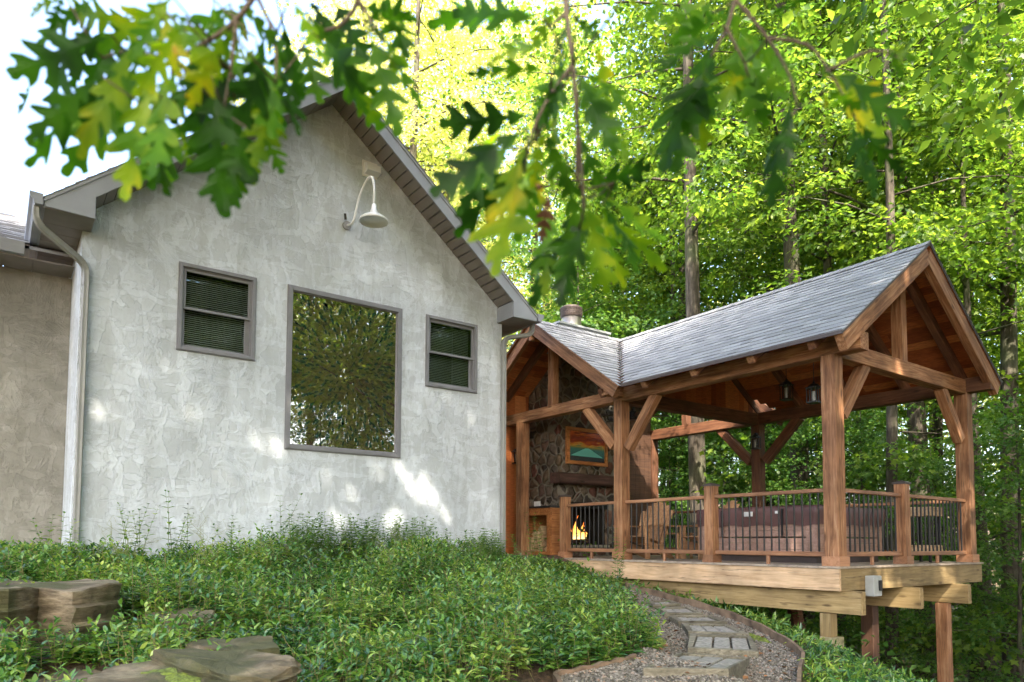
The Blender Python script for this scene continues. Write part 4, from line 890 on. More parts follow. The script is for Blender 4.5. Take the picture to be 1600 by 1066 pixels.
def lantern(x, y, zb, hh, label, hang=None):
    t = thing('hanging_lantern' if hang else 'wall_lantern', (x, y, zb), label, 'lantern', 'black lanterns'); s = .075
    m = MB(); m.box((x-s, y-s, zb), (x+s, y+s, zb+.02)); m.box((x-s-.01, y-s-.01, zb+hh), (x+s+.01, y+s+.01, zb+hh+.015)); 
    m.lathe([(.095, hh+.015), (.05, hh+.06), (.02, hh+.07), (.012, hh+.1)], (x, y, zb), 10)
    for a in (-1, 0, 1):
        for b in (-1, 0, 1):
            if a or b: m.box((x+a*s*.92-.005, y+b*s*.92-.005, zb+.02), (x+a*s*.92+.005, y+b*s*.92+.005, zb+hh))
    if hang: m.tube([(x, y, zb+hh+.09), (x, y, hang)], .006, 6)
    m.build('cage', MAT['blackmetal'], t)
    m = MB(); m.lathe([(.03, .02), (.03, hh-.04), (0, hh-.04)], (x, y, zb), 10); m.build('candle', flat('frosted_glass', (.45, .45, .42), .3), t)
    return t
lantern(10.2, 6.57, 2.28, .24, 'black lantern hanging on a chain below the ridge, left of the other', 3.78)
lantern(9.3, 5.56, 1.97, .21, 'black lantern hanging just left of the front corner post', 3.4)
w1 = lantern(12.04, 8.45, 1.84, .22, 'small black wall lantern on the far centre post')
m = MB(); m.box((12.03, 8.43, 2.12), (12.12, 8.47, 2.15)); m.build('bracket', BM, w1)
w2 = lantern(8.63, 11.7, 1.60, .24, 'small black sconce on the cedar boards left of the stone fireplace')
fan = thing('ceiling_fan', (10.2, 9.94, 2.5), 'dark ceiling fan under the cross gable behind the front brace', 'ceiling fan')
m = MB(); m.lathe([(0, 0), (.10, 0), (.12, .05), (.09, .16), (.04, .2), (.025, .24), (.025, 1.3)], (10.2, 9.94, 2.42), 16); m.build('motor', BM, fan, smooth=False)
for k in range(5):
    t = k*2*math.pi/5-.9+.0; d = Vector((math.cos(t), math.sin(t), 0)); q = Vector((-d.y, d.x, 0)); c = Vector((10.2, 9.94, 2.47))
    m = MB(); m.prism([c+d*.12-q*.03, c+d*.2-q*.06, c+d*.68-q*.075, c+d*.7+q*.06, c+d*.2+q*.06, c+d*.12+q*.03], (0, 0, .008)); m.build('blade', BM, fan)

# ---------------------------------------------------------------- path, steps, edging, rocks
def npmesh(name, v, f, mat, parent=None, origin=None, smooth=False, quads=True, mi=None):
    me = bpy.data.meshes.new(name); v = np.asarray(v, np.float32)
    if origin is not None: v = v-np.asarray(origin, np.float32)
    f = np.asarray(f, np.int32); k = f.shape[1]
    me.vertices.add(len(v)); me.vertices.foreach_set('co', v.ravel()); me.loops.add(f.size); me.loops.foreach_set('vertex_index', f.ravel())
    me.polygons.add(len(f)); me.polygons.foreach_set('loop_start', np.arange(0, f.size, k, dtype=np.int32)); me.polygons.foreach_set('loop_total', np.full(len(f), k, np.int32))
    for m in (mat if isinstance(mat, list) else [mat]): me.materials.append(m)
    if mi is not None: me.polygons.foreach_set('material_index', np.asarray(mi, np.int32))
    me.update(calc_edges=True); me.validate()
    o = bpy.data.objects.new(name, me); col.objects.link(o)
    if parent: o.parent = parent
    WL[o.name] = Vector(origin) if origin is not None else Vector((0, 0, 0))
    return o
EDGE = [(5.6, 3.55), (6.43, 4.05), (6.9, 4.3), (7.2, 4.55), (7.34, 4.75), (7.64, 5.2), (7.95, 5.85), (8.08, 6.37), (8.14, 6.83), (8.13, 7.21), (8.12, 8.1)]
LEFT = [(3.0, 3.4), (3.44, 4.18), (3.85, 4.22), (4.44, 4.33), (5.4, 4.95), (6.1, 5.75), (6.7, 6.7), (7.2, 7.6), (7.5, 8.1)]
m = MB(); n = 24
def lerp_poly(P, t):
    d = [0]; 
    for a, b in zip(P, P[1:]): d.append(d[-1]+math.dist(a, b))
    s = t*d[-1]
    for i in range(len(P)-1):
        if s <= d[i+1]+1e-9: u_ = (s-d[i])/(d[i+1]-d[i]); return (P[i][0]+(P[i+1][0]-P[i][0])*u_, P[i][1]+(P[i+1][1]-P[i][1])*u_)
    return P[-1]
vs = []; NA, NB = 60, 24
for i in range(NA+1):
    a, b = lerp_poly(LEFT, i/NA), lerp_poly(EDGE, i/NA)
    for j in range(NB+1):
        x, y = a[0]+(b[0]-a[0])*j/NB, a[1]+(b[1]-a[1])*j/NB; vs.append((x, y, h(min(x, 7.45+.5*max(0, min(y-4, 3))), y)+.035+random.Random(i*99+j).uniform(-.008, .008)))
fs = [(i*(NB+1)+j, i*(NB+1)+j+1, (i+1)*(NB+1)+j+1, (i+1)*(NB+1)+j) for i in range(NA) for j in range(NB)]
m.add(vs, fs); o = m.build('gravel_path', MAT['gravel'], smooth=True); tag(o, 'pebbly gravel path curving up beside the deck', 'path', kind='structure')
def pebbles():
    rng = np.random.default_rng(5); N = 16000; t = rng.random(N); s = rng.random(N); V = []; F = []
    base = np.array([(1, 0, 0), (0, 1, 0), (-1, 0, 0), (0, -1, 0), (0, 0, .7), (0, 0, -.5)]); tri = np.array([(0, 1, 4), (1, 2, 4), (2, 3, 4), (3, 0, 4), (1, 0, 5), (2, 1, 5), (3, 2, 5), (0, 3, 5)])
    P = np.array([lerp_poly(LEFT, i) for i in np.linspace(0, 1, 400)]); Q = np.array([lerp_poly(EDGE, i) for i in np.linspace(0, 1, 400)]); ii = (t*399).astype(int)
    xy = P[ii]+(Q[ii]-P[ii])*s[:, None]; z = H(np.minimum(xy[:, 0], 7.45+.5*np.clip(xy[:, 1]-4, 0, 3)), xy[:, 1])+.04
    r = rng.uniform(.008, .02, N); an = rng.random(N)*6.28
    c, sn = np.cos(an), np.sin(an); B = base[None]*r[:, None, None]*rng.uniform(.7, 1.3, (N, 1, 3))
    B = B+rng.normal(0, .12, B.shape)*r[:, None, None]
    X = B[..., 0]*c[:, None]-B[..., 1]*sn[:, None]+xy[:, 0:1]; Y = B[..., 0]*sn[:, None]+B[..., 1]*c[:, None]+xy[:, 1:2]; Z = B[..., 2]+z[:, None]
    V = np.stack([X, Y, Z], -1).reshape(-1, 3); F = (tri[None]+np.arange(N)[:, None, None]*6).reshape(-1, 3)
    o = npmesh('pebbles', V, F, MAT['pebble']); tag(o, 'loose brown and grey pebbles scattered over the path', 'gravel', kind='stuff')
pebbles()
def edging(P, label, hh=.11, mat=MAT['edging']):
    m = MB(); v = []; pts = [lerp_poly(P, i/40) for i in range(41)]
    for i, (x, y) in enumerate(pts):
        a = pts[max(i-1, 0)]; b = pts[min(i+1, 40)]; d = Vector((b[0]-a[0], b[1]-a[1], 0)).normalized(); nn = Vector((-d.y, d.x, 0))*.018
        zb = h(min(x, 7.5+.5*max(0, min(y-4, 3))), y); v += [(x-nn.x, y-nn.y, zb-.3), (x+nn.x, y+nn.y, zb-.3), (x+nn.x, y+nn.y, zb+hh+.008*math.sin(i*1.3)), (x-nn.x, y-nn.y, zb+hh+.008*math.sin(i*1.3))]
    m.add(v, [(i*4+j, i*4+(j+1) % 4, i*4+4+(j+1) % 4, i*4+4+j) for i in range(40) for j in range(4)]+[(3, 2, 1, 0), (160, 161, 162, 163)])
    o = m.build('path_edging', mat); tag(o, label, 'edging', 'path edging')
edging(EDGE, 'curved rusty edging board on the deck side of the gravel path', .13)
edging(LEFT[:4], 'dark low edging board below the green plants at the near end of the path', .07)
FR = [((4.11, 3.92), (5.62, 4.86), (6.23, 4.48), (4.86, 3.69), 'nearest framed paver step on the gravel path, cut by the bottom of the view'),
      ((5.88, 4.98), (6.46, 5.43), (7.12, 5.10), (6.56, 4.60), 'second nearest framed paver step, with three bricks in one row'),
      ((6.51, 5.50), (6.80, 5.85), (7.38, 5.62), (7.20, 5.17), 'third framed paver step up the gravel path, its front board mossy'),
      ((6.83, 5.92), (6.97, 6.20), (7.62, 6.06), (7.52, 5.72), 'fourth framed paver step up the gravel path beside the edging board'),
      ((7.05, 6.34), (7.24, 6.62), (7.77, 6.56), (7.60, 6.16), 'fifth framed paver step up the gravel path, beside the dense green plants'),
      ((7.29, 6.76), (7.44, 7.00), (7.88, 7.00), (7.80, 6.72), 'farthest and smallest looking framed paver step on the gravel path')]
for k, (a, b, c, d, lab) in enumerate(FR):
    q = [Vector((p[0], p[1], h(min(p[0], 7.45+.5*max(0, min(p[1]-4, 3))), p[1])+.105)) for p in (a, b, c, d)]
    cen = sum(q, Vector())/4; t = thing('paver_step', (cen.x, cen.y, cen.z-.12), lab, 'step', 'framed paver steps on the path')
    inn = [p+(cen-p).normalized()*.085 for p in q]; dn_ = Vector((0, 0, -.16))
    for i in range(4):
        j = (i+1) % 4; P0, P1, I0, I1 = q[i], q[j], inn[i], inn[j]; e = (P1-P0).normalized()*.002; m = MB()
        P = [P0+e, P1-e, I1-e, I0+e]; m.add(P+[p+dn_ for p in P], [(0, 1, 2, 3), (7, 6, 5, 4), (0, 4, 5, 1), (1, 5, 6, 2), (2, 6, 7, 3), (3, 7, 4, 0)]); m.build('frame_board', MAT['grey_wood'], t, bevel=.006)
    n = 3; rows = 2 if k == 0 else 1
    for r_ in range(rows):
        for i in range(n):
            def bil(u_, v_): return (inn[0]*(1-u_)+inn[3]*u_)*(1-v_)+(inn[1]*(1-u_)+inn[2]*u_)*v_
            u0, u1, v0, v1 = i/n+.02, (i+1)/n-.02, r_/rows+.03, (r_+1)/rows-.03
            P = [bil(u0, v0), bil(u1, v0), bil(u1, v1), bil(u0, v1)]; lo = Vector((0, 0, -.014-random.Random(i+k*7).uniform(0, .006)))
            P = [p+lo for p in P]; m = MB(); m.add(P+[p+dn_*.7 for p in P], [(0, 1, 2, 3), (7, 6, 5, 4), (0, 4, 5, 1), (1, 5, 6, 2), (2, 6, 7, 3), (3, 7, 4, 0)]); m.build('paver', MAT['paver'], t, bevel=.01)
from mathutils import noise as mn
def rock(outline, zt, th, label, seed, moss=None):
    rnd = random.Random(seed); n = 72; P = [Vector((*lerp_poly(outline+[outline[0]], i/n), 0)) for i in range(n)]; c = sum(P, Vector())/n
    prof = [(.0, 0), (.35, .0), (.7, .0), (.9, .0), (.985, -.004), (.995, -.03), (.975, -.28), (1.02, -.33), (.96, -.6), (1.0, -.66), (.95, -1.0)]
    v = []; 
    for s, dz in prof[1:]:
        for i, p in enumerate(P):
            q = c+(p-c)*s; z = zt+dz*th; nn = mn.noise(Vector((q.x*3.1+seed, q.y*3.1, z*5)))*.08+abs(mn.noise(Vector((q.x*9+seed, q.y*9, z*22))))*.05
            d = (p-c).normalized(); side = 1 if dz < -.04 else .25
            v.append((q.x+d.x*nn*side, q.y+d.y*nn*side, z+(nn*.45 if dz > -.1 else nn*.2)))
    v.append((c.x, c.y, zt)); k = len(prof)-1; f = [(r_*n+i, r_*n+(i+1) % n, (r_+1)*n+(i+1) % n, (r_+1)*n+i) for r_ in range(k-1) for i in range(n)]+[(i, len(v)-1, (i+1) % n) for i in range(n)]
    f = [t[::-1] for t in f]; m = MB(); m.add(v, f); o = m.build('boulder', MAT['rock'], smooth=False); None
    tag(o, label, 'rock', 'boulders among the plants'); return o
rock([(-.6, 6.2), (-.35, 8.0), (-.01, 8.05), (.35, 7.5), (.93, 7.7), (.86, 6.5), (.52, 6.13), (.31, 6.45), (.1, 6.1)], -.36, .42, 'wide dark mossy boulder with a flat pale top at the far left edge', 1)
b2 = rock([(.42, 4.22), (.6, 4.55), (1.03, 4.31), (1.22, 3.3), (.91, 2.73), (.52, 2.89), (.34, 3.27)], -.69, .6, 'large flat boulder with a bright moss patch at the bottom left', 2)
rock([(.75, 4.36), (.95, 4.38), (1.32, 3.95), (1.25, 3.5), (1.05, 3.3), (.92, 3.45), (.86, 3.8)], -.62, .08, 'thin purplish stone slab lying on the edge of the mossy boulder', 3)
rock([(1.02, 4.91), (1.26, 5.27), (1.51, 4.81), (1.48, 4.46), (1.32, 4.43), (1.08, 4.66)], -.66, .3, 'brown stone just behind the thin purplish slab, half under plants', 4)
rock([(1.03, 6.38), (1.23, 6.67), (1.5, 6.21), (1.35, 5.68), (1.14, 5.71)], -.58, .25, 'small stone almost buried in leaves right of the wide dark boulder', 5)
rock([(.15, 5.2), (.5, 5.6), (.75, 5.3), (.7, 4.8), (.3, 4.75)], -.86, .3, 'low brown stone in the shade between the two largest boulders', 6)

# ---------------------------------------------------------------- leaves in bulk
def unit(a): return a/np.maximum(1e-9, np.linalg.norm(a, axis=-1, keepdims=True))
def leaves_np(base, direction, up, L, W, fold=.18):
    """folded kite leaves: base (N,3), direction (N,3) unit, up (N,3)"""
    d = unit(direction); s = unit(np.cross(d, up)); u_ = np.cross(s, d); L = L[:, None]; W = W[:, None]
    p0 = base; pm = base+d*L*.42+u_*(-fold*W); a = base+d*L*.40+s*W*.5+u_*fold*W*.6; b = base+d*L*.40-s*W*.5+u_*fold*W*.6; t = base+d*L-u_*L*.12
    V = np.stack([p0, a, t, b, pm], 1).reshape(-1, 3); N = len(base); o = (np.arange(N)*5)[:, None]
    F = np.concatenate([o+np.array([[0, 1, 4]]), o+np.array([[1, 2, 4]]), o+np.array([[4, 2, 3]]), o+np.array([[0, 4, 3]])], 1).reshape(-1, 3)
    return V, F
def lanceleaves(base, direction, up, L, W):
    d = unit(direction); s = unit(np.cross(d, up)); u_ = np.cross(s, d); L = L[:, None]; W = W[:, None]; V = []
    V = [base, base+d*L*.3+s*W*.5+u_*W*.12, base+d*L*.65+s*W*.38+u_*(W*.1-L*.05), base+d*L-u_*L*.2, base+d*L*.65-s*W*.38+u_*(W*.1-L*.05), base+d*L*.3-s*W*.5+u_*W*.12, base+d*L*.3-u_*W*.05, base+d*L*.65-u_*(W*.08+L*.05)]
    V = np.stack(V, 1).reshape(-1, 3); N = len(base); o = (np.arange(N)*8)[:, None]
    T = [[0, 1, 6], [1, 2, 7], [1, 7, 6], [2, 3, 7], [3, 4, 7], [4, 5, 6], [4, 6, 7], [5, 0, 6]]
    F = np.concatenate([o+np.array([t]) for t in T], 1).reshape(-1, 3); return V, F
rockpoly = [[(-.7, 6.0), (-.6, 6.9), (.9, 7.0), (1.0, 6.4), (.5, 5.85), (.1, 5.9)], [(.3, 4.3), (.6, 4.7), (1.0, 4.45), (1.45, 4.15), (1.45, 3.3), (.9, 2.6), (.3, 2.9)], [(1.1, 4.8), (1.3, 5.1), (1.5, 4.8), (1.46, 4.45), (1.2, 4.45)], [(.1, 5.25), (.5, 5.65), (.8, 5.3), (.7, 4.75), (.3, 4.7)], [(1.15, 6.1), (1.3, 6.3), (1.45, 6.0), (1.3, 5.65), (1.15, 5.7)]]
def inpoly(x, y, P):
    c = np.zeros(x.shape, bool); n = len(P)
    for i in range(n):
        x0, y0 = P[i]; x1, y1 = P[(i+1) % n]
        if y0 == y1: continue
        k = ((y0 > y) != (y1 > y)) & (x < (x1-x0)*(y-y0)/(y1-y0)+x0); c ^= k
    return c
def cover_mask(x, y):
    lx = np.interp(y, [4.2, 4.33, 5.0, 5.95, 6.9, 7.6, 8.6, 9.75], [3.3, 4.4, 5.45, 6.25, 6.85, 7.35, 7.98, 8.05])
    k = (x < lx) & (y > np.interp(x, [-3, .2, 1.5, 3.3, 4.4], [4.4, 4.3, 3.3, 4.22, 4.33])) & ((y < 9.68) | ((x < .7) & (y < 10.95)))
    for P in rockpoly: k &= ~inpoly(x, y, P)
    return k
def ground_cover():
    rng = np.random.default_rng(11); N = 20500; x = rng.uniform(-2.6, 8.1, N); y = rng.uniform(3.2, 11, N)
    # thin out where the camera can hardly see
    k = cover_mask(x, y); x, y = x[k], y[k]
    clump = np.array([mn.noise(Vector((a*1.3, b*1.3, 4.2))) for a, b in zip(x, y)]); hh = np.clip(.30+.30*clump+.09*np.sin(x*2.3+y*1.7)*np.cos(y*2.9)+rng.normal(0, .06, len(x)), .12, .7)
    edge = np.clip((y-9.2)/.5, 0, 1); hh = hh*(1-.35*edge)*np.interp(x, [0, 1.6, 3], [.8, .85, 1.05])*(1-.45*ss(6.2, 7.4, x)*ss(6.8, 8.2, y))
    z = H(x, y)-.02; AV = []; AF = []; n0 = 0
    nl = 11
    lean = rng.normal(0, .28, (len(x), 2))
    for j in range(nl):
        t = (j+1)/nl; keep = rng.random(len(x)) < .92
        bx = x+lean[:, 0]*hh*t; by = y+lean[:, 1]*hh*t; bz_ = z+hh*(.15+.85*t)
        th = rng.random(len(x))*6.283; el_ = rng.uniform(.0, .5, len(x))+.5*(t > .85)
        d = np.stack([np.cos(th)*np.cos(el_), np.sin(th)*np.cos(el_), np.sin(el_)], 1); up = np.tile([0, 0, 1.], (len(x), 1))+rng.normal(0, .25, (len(x), 3))
        L = rng.uniform(.06, .105, len(x))*(1.15-.4*t); W = L*rng.uniform(.3, .42, len(x))
        V, F = lanceleaves(np.stack([bx, by, bz_], 1)[keep], d[keep], up[keep], L[keep], W[keep]); AV.append(V); AF.append(F+n0); n0 += len(V)
    o = npmesh('ground_cover', np.concatenate(AV), np.concatenate(AF), MAT['leaf_ground']); tag(o, 'dense carpet of small pointed green leaves in front of the house', 'ground cover', kind='stuff')
    # stems
    k = rng.random(len(x)) < .5; x2, y2, z2, h2, l2 = x[k], y[k], z[k], hh[k], lean[k]; w_ = .0022
    a = np.stack([x2-w_, y2, z2], 1); b = np.stack([x2+w_, y2, z2], 1); c = np.stack([x2+l2[:, 0]*h2+w_, y2+l2[:, 1]*h2, z2+h2], 1); d = c-[2*w_, 0, 0]; e = a+[w_, w_*1.7, 0]; f_ = d+[w_, w_*1.7, 0]
    V = np.stack([a, b, e, d, c, f_], 1).reshape(-1, 3); o_ = (np.arange(len(x2))*6)[:, None]; F = np.concatenate([o_+np.array([q]) for q in ([0, 1, 4, 3], [1, 2, 5, 4], [2, 0, 3, 5])], 1).reshape(-1, 4)
    o = npmesh('ground_cover_stems', V, F, flat('yellow_stem', (.22, .2, .06), .7)); tag(o, 'thin yellowish stems under the carpet of green leaves', 'stems', kind='stuff')
ground_cover()
# loose litter and small greens on the slopes and under the deck
def scatter_leaves(name, N, region, zoff, Lr, mat, label, cat, seed, flatness=.25, mask=None, wr=(.5, .8)):
    rng = np.random.default_rng(seed); x = rng.uniform(region[0], region[1], N); y = rng.uniform(region[2], region[3], N)
    if mask is not None: k = mask(x, y); x, y = x[k], y[k]
    z = H(x, y)+rng.uniform(zoff[0], zoff[1], len(x)); z = z+.25*np.sin(x*.35)*np.cos(y*.31)*(np.hypot(x, y) > 16)
    th = rng.random(len(x))*6.283; el_ = rng.normal(.1, flatness, len(x)); d = np.stack([np.cos(th)*np.cos(el_), np.sin(th)*np.cos(el_), np.sin(el_)], 1)
    up = np.tile([0, 0, 1.], (len(x), 1))+rng.normal(0, flatness, (len(x), 3)); L = rng.uniform(*Lr, len(x)); V, F = leaves_np(np.stack([x, y, z], 1), d, up, L, L*rng.uniform(*wr, len(x)))
    o = npmesh(name, V, F, mat); tag(o, label, cat, kind='stuff')
scatter_leaves('leaf_litter', 42000, (5, 40, -2, 34), (.0, .05), (.06, .14), MAT['litter'], 'brown fallen leaves on the forest floor beyond and under the deck', 'leaf litter', 21, mask=lambda x, y: (x > 7.7+.5*np.clip(y-4, 0, 3)))
scatter_leaves('slope_grass', 26000, (6.2, 10.5, 2.2, 9), (0, .14), (.05, .13), MAT['leaf_ground'], 'bright grass and small weeds on the bank right of the path edging', 'grass', 22, flatness=.7, wr=(.12, .35), mask=lambda x, y: (x > np.interp(y, [b for a, b in EDGE], [a for a, b in EDGE])+.06) & (x < np.interp(y, [b for a, b in EDGE], [a for a, b in EDGE])+1.9))
scatter_leaves('forest_undergrowth', 60000, (8.5, 36, -2, 34), (.05, .55), (.06, .15), MAT['leaf_dark'], 'low green undergrowth covering the forest floor around the trunks', 'undergrowth', 23, flatness=.4, mask=lambda x, y: ((x > 13.2) | (y < 4.0) | (x < 9.4)) & (np.sin(x*1.3+2)*np.cos(y*1.1)+.35*np.sin(x*3.1)*np.sin(y*2.7) > -.1) & (x > 8.6) & ((y > 3.6) | (x > 10)))
scatter_leaves('fallen_leaves', 520, (4.2, 8.0, 3.7, 8), (.05, .075), (.03, .08), MAT['litter'], 'a few brown fallen leaves lying on the gravel path', 'leaf litter', 24, flatness=.2, mask=lambda x, y: (x < 7.4+.5*np.clip(y-4, 0, 3)) & (x > np.interp(y, [4.2, 4.4, 5, 5.8, 6.7, 7.6], [4.2, 4.7, 5.45, 6.15, 6.8, 7.3])))
# moss pads
def moss(P, z, label, seed):
    m = MB(); n = 40; rnd = random.Random(seed); Q = [lerp_poly(P+[P[0]], i/n) for i in range(n)]; c = (sum(q[0] for q in Q)/n, sum(q[1] for q in Q)/n); v = []
    for s, dz in ((1, -.02), (.93, .012), (.6, .02), (.3, .024)):
        for q in Q: r_ = s*rnd.uniform(.85, 1.12); x, y = c[0]+(q[0]-c[0])*r_, c[1]+(q[1]-c[1])*r_; v.append((x, y, (z if z is not None else h(x, y)+.035)+dz+rnd.uniform(-.005, .006)))
    v.append((c[0], c[1], (z if z is not None else h(*c)+.035)+.025)); m.add(v, [(r_*n+i, r_*n+(i+1) % n, (r_+1)*n+(i+1) % n, (r_+1)*n+i) for r_ in range(3) for i in range(n)]+[(3*n+i, 3*n+(i+1) % n, 4*n) for i in range(n)])
    o = m.build('moss_patch', MAT['moss']); tag(o, label, 'moss', kind='stuff')
moss([(.64, 4.1), (.8, 4.2), (.88, 3.9), (.83, 3.55), (.72, 3.7)], -.685, 'bright yellow green moss patch on the large flat boulder', 1)
moss([(7.3, 4.95), (7.45, 5.1), (7.5, 5.4), (7.3, 5.3), (7.2, 5.05)], None, 'yellow green moss on the gravel right of the paver steps', 2)
moss([(5.6, 5.25), (5.9, 5.55), (6.2, 5.75), (6.1, 5.45), (5.8, 5.2)], None, 'yellow green moss patch on the gravel left of the paver steps', 3)
# taller weeds and the dark clumps against the wall
def weed(loc, hh, n, label, seed, group, spread=.12, Lr=(.05, .09), wr=.33, mat='leaf_ground', nl=14, name='tall_weed', cat='weed'):
    rng = np.random.default_rng(seed); t = thing(name, loc, label, cat, group); ms = MB(); AV = []; AF = []; n0 = 0
    for s in range(n):
        ox, oy = rng.normal(0, spread, 2); lx, ly = rng.normal(0, .18, 2); H_ = hh*rng.uniform(.7, 1.05); pts = [Vector((loc[0]+ox*.6+lx*H_*q**1.6, loc[1]+oy*.6+ly*H_*q**1.6, loc[2]+H_*q)) for q in (0, .25, .5, .75, 1)]
        ms.tube(pts, [.004, .0035, .003, .002, .001], 4)
        q = np.linspace(.15, 1, nl); i = np.clip((q*4).astype(int), 0, 3); fr = q*4-i; P = np.array([tuple(p) for p in pts]); b = P[i]*(1-fr[:, None])+P[i+1]*fr[:, None]
        for side in (0, math.pi):
            th = np.arange(nl)*1.57+side+rng.normal(0, .3, nl); el_ = rng.uniform(.15, .6, nl); d = np.stack([np.cos(th)*np.cos(el_), np.sin(th)*np.cos(el_), np.sin(el_)], 1)
            L = rng.uniform(*Lr, nl)*(1.2-.6*q); V, F = lanceleaves(b, d, np.tile([0, 0, 1.], (nl, 1)), L, L*wr); AV.append(V); AF.append(F+n0); n0 += len(V)
    ms.build('stem', flat('weed_stem', (.12, .17, .05), .7), t); npmesh('foliage', np.concatenate(AV), np.concatenate(AF), MAT[mat], t, origin=loc)
    return t
WD = [(1.35, 9.2, .62, 5, 'tall weed clump in front of the left downspout'), (1.75, 9.0, .75, 4, 'tall thin weeds standing just right of the left downspout'), (2.3, 8.8, .6, 3, 'leafy weeds below the left window'), (2.95, 8.6, .75, 2, 'single tall leafy weed between left window and big window, against the wall'), (.55, 8.7, .5, 5, 'weed clump by the wall corner at far left'), (5.1, 8.6, .5, 3, 'thin weeds rising below the right edge of the big window'), (7.0, 8.9, .85, 2, 'tall weed just right of the right downspout'), (7.75, 7.9, .75, 3, 'thin weeds standing before the deck rim near the middle post')]
for i, (x, y, hh, n, lab) in enumerate(WD): weed((x, y, h(x, y)), hh+.2, n+2, lab, 40+i, 'weeds standing above the ground cover', Lr=(.07, .12))
rg = random.Random(77)
for i in range(18):
    x, y = rg.uniform(1.9, 6.4), rg.uniform(5.0, 8.9)
    if x > 4.2+(y-4.3)*.7: x -= 1.6
    weed((x, y, h(x, y)), rg.uniform(.42, .62), rg.choice((1, 2, 3)), 'slender weed stem poking up through the middle of the green carpet', 100+i, 'slender weeds scattered in the ground cover', Lr=(.06, .11), wr=rg.choice((.18, .3, .5)))
SB = [(3.35, 9.35, .5, 'dark bushy clump against the wall, leftmost of four'), (4.25, 9.35, .5, 'dark bushy clump against the wall below the big window, second from left'), (4.95, 9.3, .52, 'dark bushy clump against the wall below the big window, third from left'), (6.3, 9.3, .45, 'dark bushy clump against the wall near the right downspout')]
for i, (x, y, hh, lab) in enumerate(SB): weed((x, y, h(x, y)+.02), hh+.16, 40, lab, 60+i, 'dark clumps along the house wall', spread=.34, Lr=(.08, .13), wr=.36, mat='leaf_dark', nl=14, name='shrub', cat='shrub')
for i, (x, y, lab) in enumerate([(1.2, 9.0, 'fine grass tuft with seed heads near the left downspout'), (2.0, 8.6, 'fine grass tuft with seed heads below the left window'), (4.0, 7.9, 'fine grass tuft before the dark clumps below the big window'), (5.6, 8.4, 'fine grass tuft below the right window'), (6.6, 8.6, 'fine grass tuft beside the right downspout')]):
    t = thing('grass_tuft', (x, y, h(x, y)), lab, 'grass', 'grass tufts'); m = MB(); r = random.Random(i+3)
    for k in range(9):
        dx, dy = r.uniform(-.45, .45), r.uniform(-.3, .3); H_ = r.uniform(.5, .95); P = [Vector((x+r.uniform(-.1, .1)+dx*q*q*.8, y+dy*q*q*.8, h(x, y)+H_*q-(.12*q**3))) for q in (0, .3, .6, .8, 1)]; m.tube(P, [.003, .0025, .002, .0015, .0008], 4)
        for e in range(12): q = P[4].lerp(P[2], e/12); m.tube([q, q+Vector((r.uniform(-.03, .03), r.uniform(-.03, .03), r.uniform(-.005, .02)))], [.0022, .0008], 3)
    m.build('blade', flat('dry_grass', (.28, .30, .12), .8), t)

